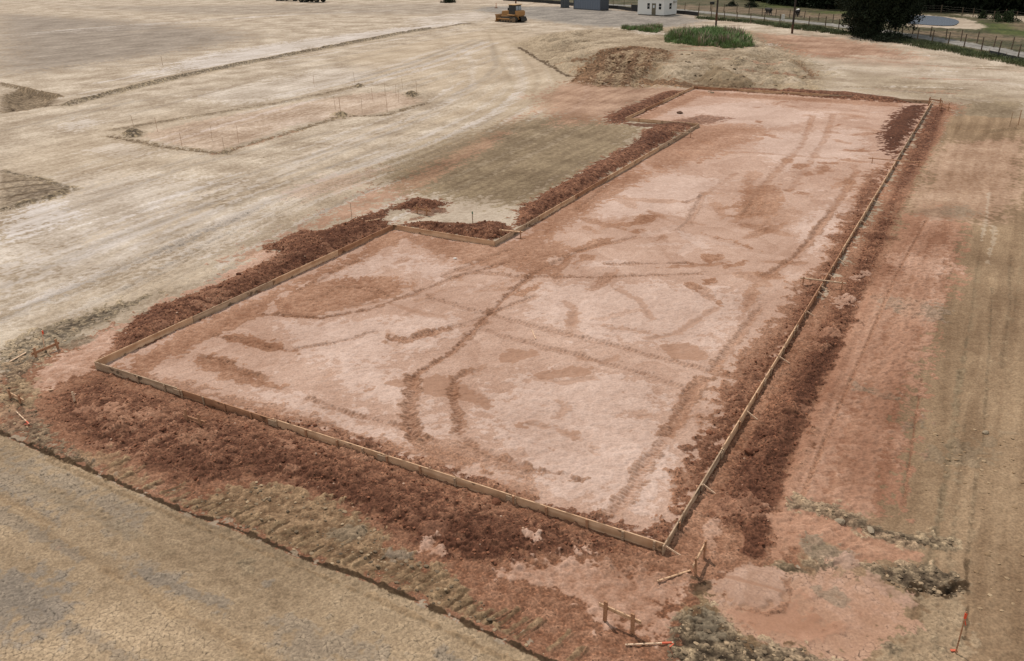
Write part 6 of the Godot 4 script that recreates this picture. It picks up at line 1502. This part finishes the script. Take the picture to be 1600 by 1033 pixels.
func tree_at(called: String, label: String, v: Vector2, tall: float, wide: float, low: float, leaf: Color, count: int, category := "tree", group := "") -> void:
	var t := thing(called, label, category, on(v), 0.0, group)
	var bark := mat("bark", Color8(70, 58, 46), 0.95)
	var st := SurfaceTool.new()
	st.begin(Mesh.PRIMITIVE_TRIANGLES)
	var r := tall * 0.02
	var top := Vector3(rng.randf_range(-0.4, 0.4), tall * 0.8, rng.randf_range(-0.4, 0.4))
	add_tube(st, [Vector3(0, -0.2, 0), Vector3(0.1, tall * 0.3, 0), top], [r * 1.3, r, r * 0.3], 9)
	var tips := []
	for i in 9:
		var a := TAU * i / 9.0 + rng.randf_range(-0.3, 0.3)
		var y0 := tall * rng.randf_range(0.22, 0.6)
		var reach := wide * rng.randf_range(0.25, 0.42)
		var tip := Vector3(cos(a) * reach, y0 + tall * rng.randf_range(0.05, 0.25), sin(a) * reach)
		add_tube(st, [Vector3(0.05, y0, 0), Vector3(tip.x * 0.5, y0 + (tip.y - y0) * 0.6, tip.z * 0.5), tip], [r * 0.5, r * 0.35, r * 0.12], 6)
		tips.append(tip)
	part("trunk", st.commit(), bark, t)
	var xfs := []; var tints := []
	var blobs := []
	for tip in tips: blobs.append([tip, wide * rng.randf_range(0.18, 0.28)])
	for i in 6: blobs.append([Vector3(cos(i * 1.05) * wide * 0.27, low + wide * 0.2, sin(i * 1.05) * wide * 0.27), wide * 0.22])
	for i in 10:
		var a := rng.randf() * TAU
		var rr := wide * 0.34 * sqrt(rng.randf())
		blobs.append([Vector3(cos(a) * rr, lerpf(low + wide * 0.15, tall * 0.9, rng.randf()), sin(a) * rr), wide * rng.randf_range(0.14, 0.24)])
	for i in count:
		var b: Array = blobs[rng.randi() % blobs.size()]
		var d := Vector3(rng.randfn(), rng.randfn() * 0.75, rng.randfn()).normalized() * pow(rng.randf(), 0.45)
		var p: Vector3 = b[0] + d * b[1]
		if p.y < low: p.y = low + rng.randf() * 0.8
		var s := rng.randf_range(0.35, 0.7) * maxf(0.5, wide / 12.0)
		xfs.append(Transform3D(Basis.from_euler(Vector3(rng.randf() * 6.0, rng.randf() * 6.0, 0)).scaled(Vector3(s, s, s)), p))
		var k := rng.randf_range(0.65, 1.35)
		tints.append(Color(leaf.r * k, leaf.g * k, leaf.b * k))
	multi("crown", leaves, tinted("leaf", Color.WHITE, 0.8), xfs, tints, t).set_meta("kind", "stuff")

var leaves: ArrayMesh

func greenery() -> void:
	leaves = leaf_clump(3, 22, 0.28)
	rng.seed = 81
	var dark := Color(0.020, 0.026, 0.014)
	var mid := Color(0.035, 0.048, 0.020)
	tree_at("broadleaf_tree", "big dark broadleaf tree standing on the lane fence", Vector2(-12.55, -127.07), 12.5, 12.0, 0.9, dark, 3600)
	var shrub := func(label: String, v: Vector2, tall: float, wide: float, c: Color, n: int, group := "") -> void:
		var t := thing("shrub", label, "shrub", on(v), 0.0, group)
		var st := SurfaceTool.new()
		st.begin(Mesh.PRIMITIVE_TRIANGLES)
		for i in 6:
			var a := TAU * i / 6.0
			add_tube(st, [Vector3(0, -0.1, 0), Vector3(cos(a) * wide * 0.3, tall * 0.6, sin(a) * wide * 0.3)], [0.05, 0.02], 5)
		part("stem", st.commit(), mat("bark", Color8(70, 58, 46), 0.95), t)
		var xfs := []; var tints := []
		for i in n:
			var d := Vector3(rng.randfn(), 0, rng.randfn()) * wide * 0.24
			var y := tall * rng.randf() * exp(-d.length_squared() / (wide * wide * 0.18))
			var s := rng.randf_range(0.25, 0.55)
			xfs.append(Transform3D(Basis.from_euler(Vector3(rng.randf() * 6.0, rng.randf() * 6.0, 0)).scaled(Vector3(s, s, s)), d + Vector3(0, y, 0)))
			var k := rng.randf_range(0.6, 1.4)
			tints.append(Color(c.r * k, c.g * k, c.b * k))
		multi("foliage", leaves, tinted("leaf", Color.WHITE, 0.8), xfs, tints, t).set_meta("kind", "stuff")
	shrub.call("dark shrub under the left side of the big tree", Vector2(-15.10, -128.24), 3.2, 4.6, dark, 240)
	shrub.call("dark shrub against the big tree's trunk", Vector2(-12.94, -124.08), 3.0, 4.2, dark, 220)
	shrub.call("low dark brush right of the big tree's trunk", Vector2(-9.85, -120.53), 1.3, 5.5, dark, 200)
	shrub.call("round dark bush beside the far sandy track", Vector2(4.00, -155.78), 1.9, 3.0, mid, 120)
	shrub.call("small bush left of the round bush by the sandy track", Vector2(-0.01, -161.88), 1.3, 1.4, mid, 50)
	shrub.call("small bush by the fence posts of the sandy track", Vector2(2.09, -161.76), 1.3, 1.4, mid, 50)
	shrub.call("dark bush at the photo's top edge on the far left yard", Vector2(-123.14, -178.38), 1.8, 3.4, dark, 140)
	shrub.call("low dark bush at the top edge on the meadow, right of the utility pole", Vector2(-45.24, -179.11), 1.2, 3.0, dark, 90)
	shrub.call("small dark bush on the meadow at the top edge", Vector2(-50.11, -180.96), 0.9, 2.0, dark, 60)
	# the wood along the far edge, one dark mass
	rng.seed = 83
	var base := [Vector2(-57.08, -208.66), Vector2(-39.16, -185.32), Vector2(-29.67, -178.00), Vector2(-22.15, -177.97), Vector2(-13.50, -175.75), Vector2(-4.43, -175.51), Vector2(6.30, -172.04), Vector2(15.90, -164.82)]
	var xfs := []; var tints := []
	var wood := thing("far_wood", "dark wood of broadleaf trees along the far edge beyond the meadow and pond", "wood")
	wood.set_meta("kind", "stuff")
	var st := SurfaceTool.new()
	st.begin(Mesh.PRIMITIVE_TRIANGLES)
	for k in base.size() - 1:
		for i in 8:
			if k == 0 and i < 4: continue
			var v: Vector2 = base[k].lerp(base[k + 1], (i + rng.randf()) / 8.0) + Vector2(0, -rng.randf_range(0, 14))
			var foot := on(v)
			var tall := rng.randf_range(10, 16)
			var wide := rng.randf_range(3.0, 5.0)
			add_tube(st, [foot, foot + Vector3(0.2, tall * 0.4, 0), foot + Vector3(0, tall * 0.9, 0.2)], [0.3, 0.22, 0.05], 6)
			var shade := rng.randf_range(0.7, 1.25) if rng.randf() < 0.75 else 1.7
			for q in 320:
				var d := Vector3(rng.randfn(), rng.randfn(), rng.randfn()).normalized() * pow(rng.randf(), 0.4)
				var lobe := sin(d.x * 5.0 + i) * cos(d.z * 5.0 + k) * 0.18 + 1.0
				var p := foot + Vector3(d.x * wide * lobe, tall * 0.55 + d.y * tall * 0.5 * lobe, d.z * wide * lobe)
				if p.y < foot.y + 0.3: p.y = foot.y + rng.randf() * 1.2
				var s := rng.randf_range(0.6, 1.2)
				xfs.append(Transform3D(Basis.from_euler(Vector3(rng.randf() * 6.0, rng.randf() * 6.0, 0)).scaled(Vector3(s, s, s)), p))
				var q2 := rng.randf_range(0.6, 1.3) * shade
				tints.append(Color(dark.r * q2, dark.g * q2, dark.b * q2))
	part("trunks", st.commit(), mat("bark", Color8(70, 58, 46), 0.95), wood)
	for k in base.size() - 1:
		for i in 900:
			var v: Vector2 = base[k].lerp(base[k + 1], rng.randf()) + Vector2(rng.randf_range(-3, 3), -pow(rng.randf(), 1.5) * 26.0)
			var s := rng.randf_range(0.9, 1.9)
			var p := on(v) + Vector3(0, 9.0 * rng.randf() + 0.3, 0)
			if k == 0: p.y *= 0.6
			xfs.append(Transform3D(Basis.from_euler(Vector3(rng.randf() * 6.0, rng.randf() * 6.0, 0)).scaled(Vector3(s, s, s)), p))
			var q := rng.randf_range(0.5, 1.2)
			tints.append(Color(dark.r * q, dark.g * q, dark.b * q))
	multi("foliage", leaves, tinted("leaf", Color.WHITE, 0.8), xfs, tints, wood).set_meta("kind", "stuff")
	# tall grass on the stockpile
	rng.seed = 85
	var tuft := grass_tuft(5, 26, 1.0)
	var seedy := grass_tuft(6, 14, 1.25)
	var beds := [[-35.94,-99.10, -38.37,-109.06, -36.19,-113.68, -34.06,-116.37, -30.83,-115.33, -27.61,-108.75, -24.33,-99.76, -24.71,-96.58, -28.93,-96.65, -33.80,-98.17], [-49.58,-115.01, -48.93,-118.50, -46.86,-120.25, -45.27,-121.86, -42.17,-115.16, -41.84,-111.20, -46.50,-113.82]]
	var labels := ["large patch of tall green grass on top of the stockpile", "smaller patch of green grass left of the large patch on the stockpile"]
	for b in 2:
		xfs = []; tints = []
		var heads := []; var head_tints := []
		for v in spots(beds[b], 9.0, 2600):
			var s := rng.randf_range(0.55, 1.2) * (1.0 if b == 0 else 0.75)
			var rim := 9.0
			for q in beds[b].size() / 2: rim = minf(rim, v.distance_to(Vector2(beds[b][2 * q], beds[b][2 * q + 1])))
			s *= clampf(0.35 + rim * 0.22 + 0.25 * sin(v.x * 1.3) * cos(v.y * 1.7), 0.25, 1.25)
			if rng.randf() > 0.45 + rim * 0.25: continue
			xfs.append(Transform3D(Basis(Vector3.UP, rng.randf() * TAU).scaled(Vector3(s * 1.2, s, s * 1.2)), on(v)))
			var k := rng.randf_range(0.7, 1.35)
			tints.append(Color(0.14 * k, 0.20 * k, 0.075 * k))
			if rng.randf() < 0.2 and rim < 4.0:
				heads.append(Transform3D(Basis(Vector3.UP, rng.randf() * TAU).scaled(Vector3(s, s * 1.1, s)), on(v)))
				head_tints.append(Color(0.26 * k, 0.19 * k, 0.14 * k))
		var g := thing("tall_grass", labels[b], "grass")
		g.set_meta("kind", "stuff")
		multi("blades", tuft, tinted("grass blade", Color.WHITE, 0.7), xfs, tints, g).set_meta("kind", "stuff")
		multi("seed_heads", seedy, tinted("grass blade", Color.WHITE, 0.7), heads, head_tints, g).set_meta("kind", "stuff")
	# weeds along the lane
	var low := grass_tuft(8, 18, 0.45)
	xfs = []; tints = []
	for bed in [[-10.12,-121.33, -5.78,-120.14, -0.48,-113.10, 4.16,-106.95, 9.49,-99.10, 9.44,-94.72, 2.91,-103.25, -2.53,-110.16, -6.85,-114.80], [-35.72,-145.35, -21.71,-135.81, -16.74,-129.76, -17.00,-125.66, -25.10,-132.55, -34.44,-140.49], [-48.53,-151.88, -35.72,-145.35, -34.76,-141.68, -47.20,-147.79]]:
		for v in spots(bed, 3.5, 1200):
			var s := rng.randf_range(0.6, 1.3)
			xfs.append(Transform3D(Basis(Vector3.UP, rng.randf() * TAU).scaled(Vector3(s * 1.3, s, s * 1.3)), on(v)))
			var k := rng.randf_range(0.5, 1.3)
			tints.append(Color(0.095 * k, 0.110 * k, 0.05 * k))
	var weeds := multi("verge_weeds", low, tinted("grass blade", Color.WHITE, 0.7), xfs, tints, self)
	weeds.set_meta("kind", "stuff")
	tag(weeds, "low green weeds along the near side of the lane fence", "weeds")

# one smooth skin round tapered bones (surface nets)
func skin(bones: Array, cell: float) -> ArrayMesh:
	var lo := Vector3(1e9, 1e9, 1e9); var hi := -lo
	for b in bones:
		for k in 2:
			var r: float = b[2 + k] + cell * 2.0
			lo = lo.min(b[k] - Vector3(r, r, r)); hi = hi.max(b[k] + Vector3(r, r, r))
	var n := Vector3i(((hi - lo) / cell).ceil()) + Vector3i.ONE
	var f := PackedFloat32Array(); f.resize(n.x * n.y * n.z)
	for z in n.z:
		for y in n.y:
			for x in n.x:
				var p := lo + Vector3(x, y, z) * cell
				var s := 0.0
				for b in bones:
					var e: Vector3 = b[1] - b[0]
					var t := clampf((p - b[0]).dot(e) / maxf(e.length_squared(), 1e-6), 0.0, 1.0)
					var d: float = p.distance_to(b[0] + e * t) - lerpf(b[2], b[3], t)
					s += exp(-d * 18.0)
				f[(z * n.y + y) * n.x + x] = -log(maxf(s, 1e-20)) / 18.0
	var st := SurfaceTool.new()
	st.begin(Mesh.PRIMITIVE_TRIANGLES)
	var vert := {}
	var step := [1, n.x, n.x * n.y]
	var count := 0
	for z in n.z - 1:
		for y in n.y - 1:
			for x in n.x - 1:
				var k := (z * n.y + y) * n.x + x
				var sum := Vector3.ZERO; var c := 0
				for q in 8:
					var a := Vector3(q & 1, (q >> 1) & 1, q >> 2)
					var fa := f[k + int(a.x) * step[0] + int(a.y) * step[1] + int(a.z) * step[2]]
					for ax in 3:
						if a[ax] == 0.0:
							var fb := f[k + int(a.x) * step[0] + int(a.y) * step[1] + int(a.z) * step[2] + step[ax]]
							if (fa < 0.0) != (fb < 0.0):
								var b := a
								b[ax] = fa / (fa - fb)
								sum += b; c += 1
				if c > 0:
					st.set_smooth_group(0)
					st.add_vertex(lo + (Vector3(x, y, z) + sum / c) * cell)
					vert[k] = count
					count += 1
	for z in range(1, n.z - 1):
		for y in range(1, n.y - 1):
			for x in range(1, n.x - 1):
				var k := (z * n.y + y) * n.x + x
				for ax in 3:
					var fa := f[k]; var fb := f[k + step[ax]]
					if (fa < 0.0) == (fb < 0.0): continue
					var u: int = step[(ax + 1) % 3]; var v: int = step[(ax + 2) % 3]
					var q := [vert[k - u - v], vert[k - v], vert[k], vert[k - u]]
					if fa > 0.0: q.reverse()
					for i in [0, 2, 1, 0, 3, 2]: st.add_index(q[i])
	st.generate_normals()
	return st.commit()

func animals() -> void:
	# x is forward; hooves on the ground
	var bones := [
		[Vector3(-0.62, 1.05, 0), Vector3(0.5, 1.05, 0), 0.30, 0.33], [Vector3(0.5, 1.1, 0), Vector3(1.0, 1.1, 0), 0.22, 0.15], [Vector3(1.0, 1.1, 0), Vector3(1.28, 0.86, 0), 0.14, 0.08],
		[Vector3(1.0, 1.2, 0.08), Vector3(0.98, 1.22, 0.24), 0.05, 0.03], [Vector3(1.0, 1.2, -0.08), Vector3(0.98, 1.22, -0.24), 0.05, 0.03],
		[Vector3(-0.9, 1.15, 0), Vector3(-0.98, 0.5, 0), 0.035, 0.03], [Vector3(-0.35, 0.75, 0), Vector3(-0.3, 0.68, 0), 0.13, 0.1]]
	for s in [-1.0, 1.0]:
		bones.append([Vector3(0.5, 0.85, 0.17 * s), Vector3(0.5, 0.45, 0.17 * s), 0.13, 0.07])
		bones.append([Vector3(0.5, 0.45, 0.17 * s), Vector3(0.49, 0.05, 0.17 * s), 0.065, 0.055])
		bones.append([Vector3(-0.62, 0.95, 0.17 * s), Vector3(-0.5, 0.62, 0.18 * s), 0.2, 0.11])
		bones.append([Vector3(-0.5, 0.62, 0.18 * s), Vector3(-0.72, 0.42, 0.18 * s), 0.10, 0.065])
		bones.append([Vector3(-0.72, 0.42, 0.18 * s), Vector3(-0.66, 0.05, 0.18 * s), 0.06, 0.055])
	var body := skin(bones, 0.05)
	var view := Vector2(-0.497, -0.867)
	var coat := mat("black coat", Color8(40, 36, 34), 0.8)
	var pale := mat("pale back", Color8(222, 216, 208), 0.8)
	var a := thing("cow", "dark animal with a white back standing on the meadow by the utility pole", "cow", on(Vector2(-31.03, -157.97)), yaw_to(view.rotated(0.5)))
	part("body", body, coat, a)
	part("white_saddle", skin([[Vector3(-0.6, 1.14, 0), Vector3(0.3, 1.16, 0), 0.26, 0.27]], 0.05), pale, a)
	var b := thing("cow", "black animal standing on the meadow left of the white-backed one", "cow", on(Vector2(-36.88, -159.51)), yaw_to(view.rotated(-0.3)))
	part("body", body, coat, b)
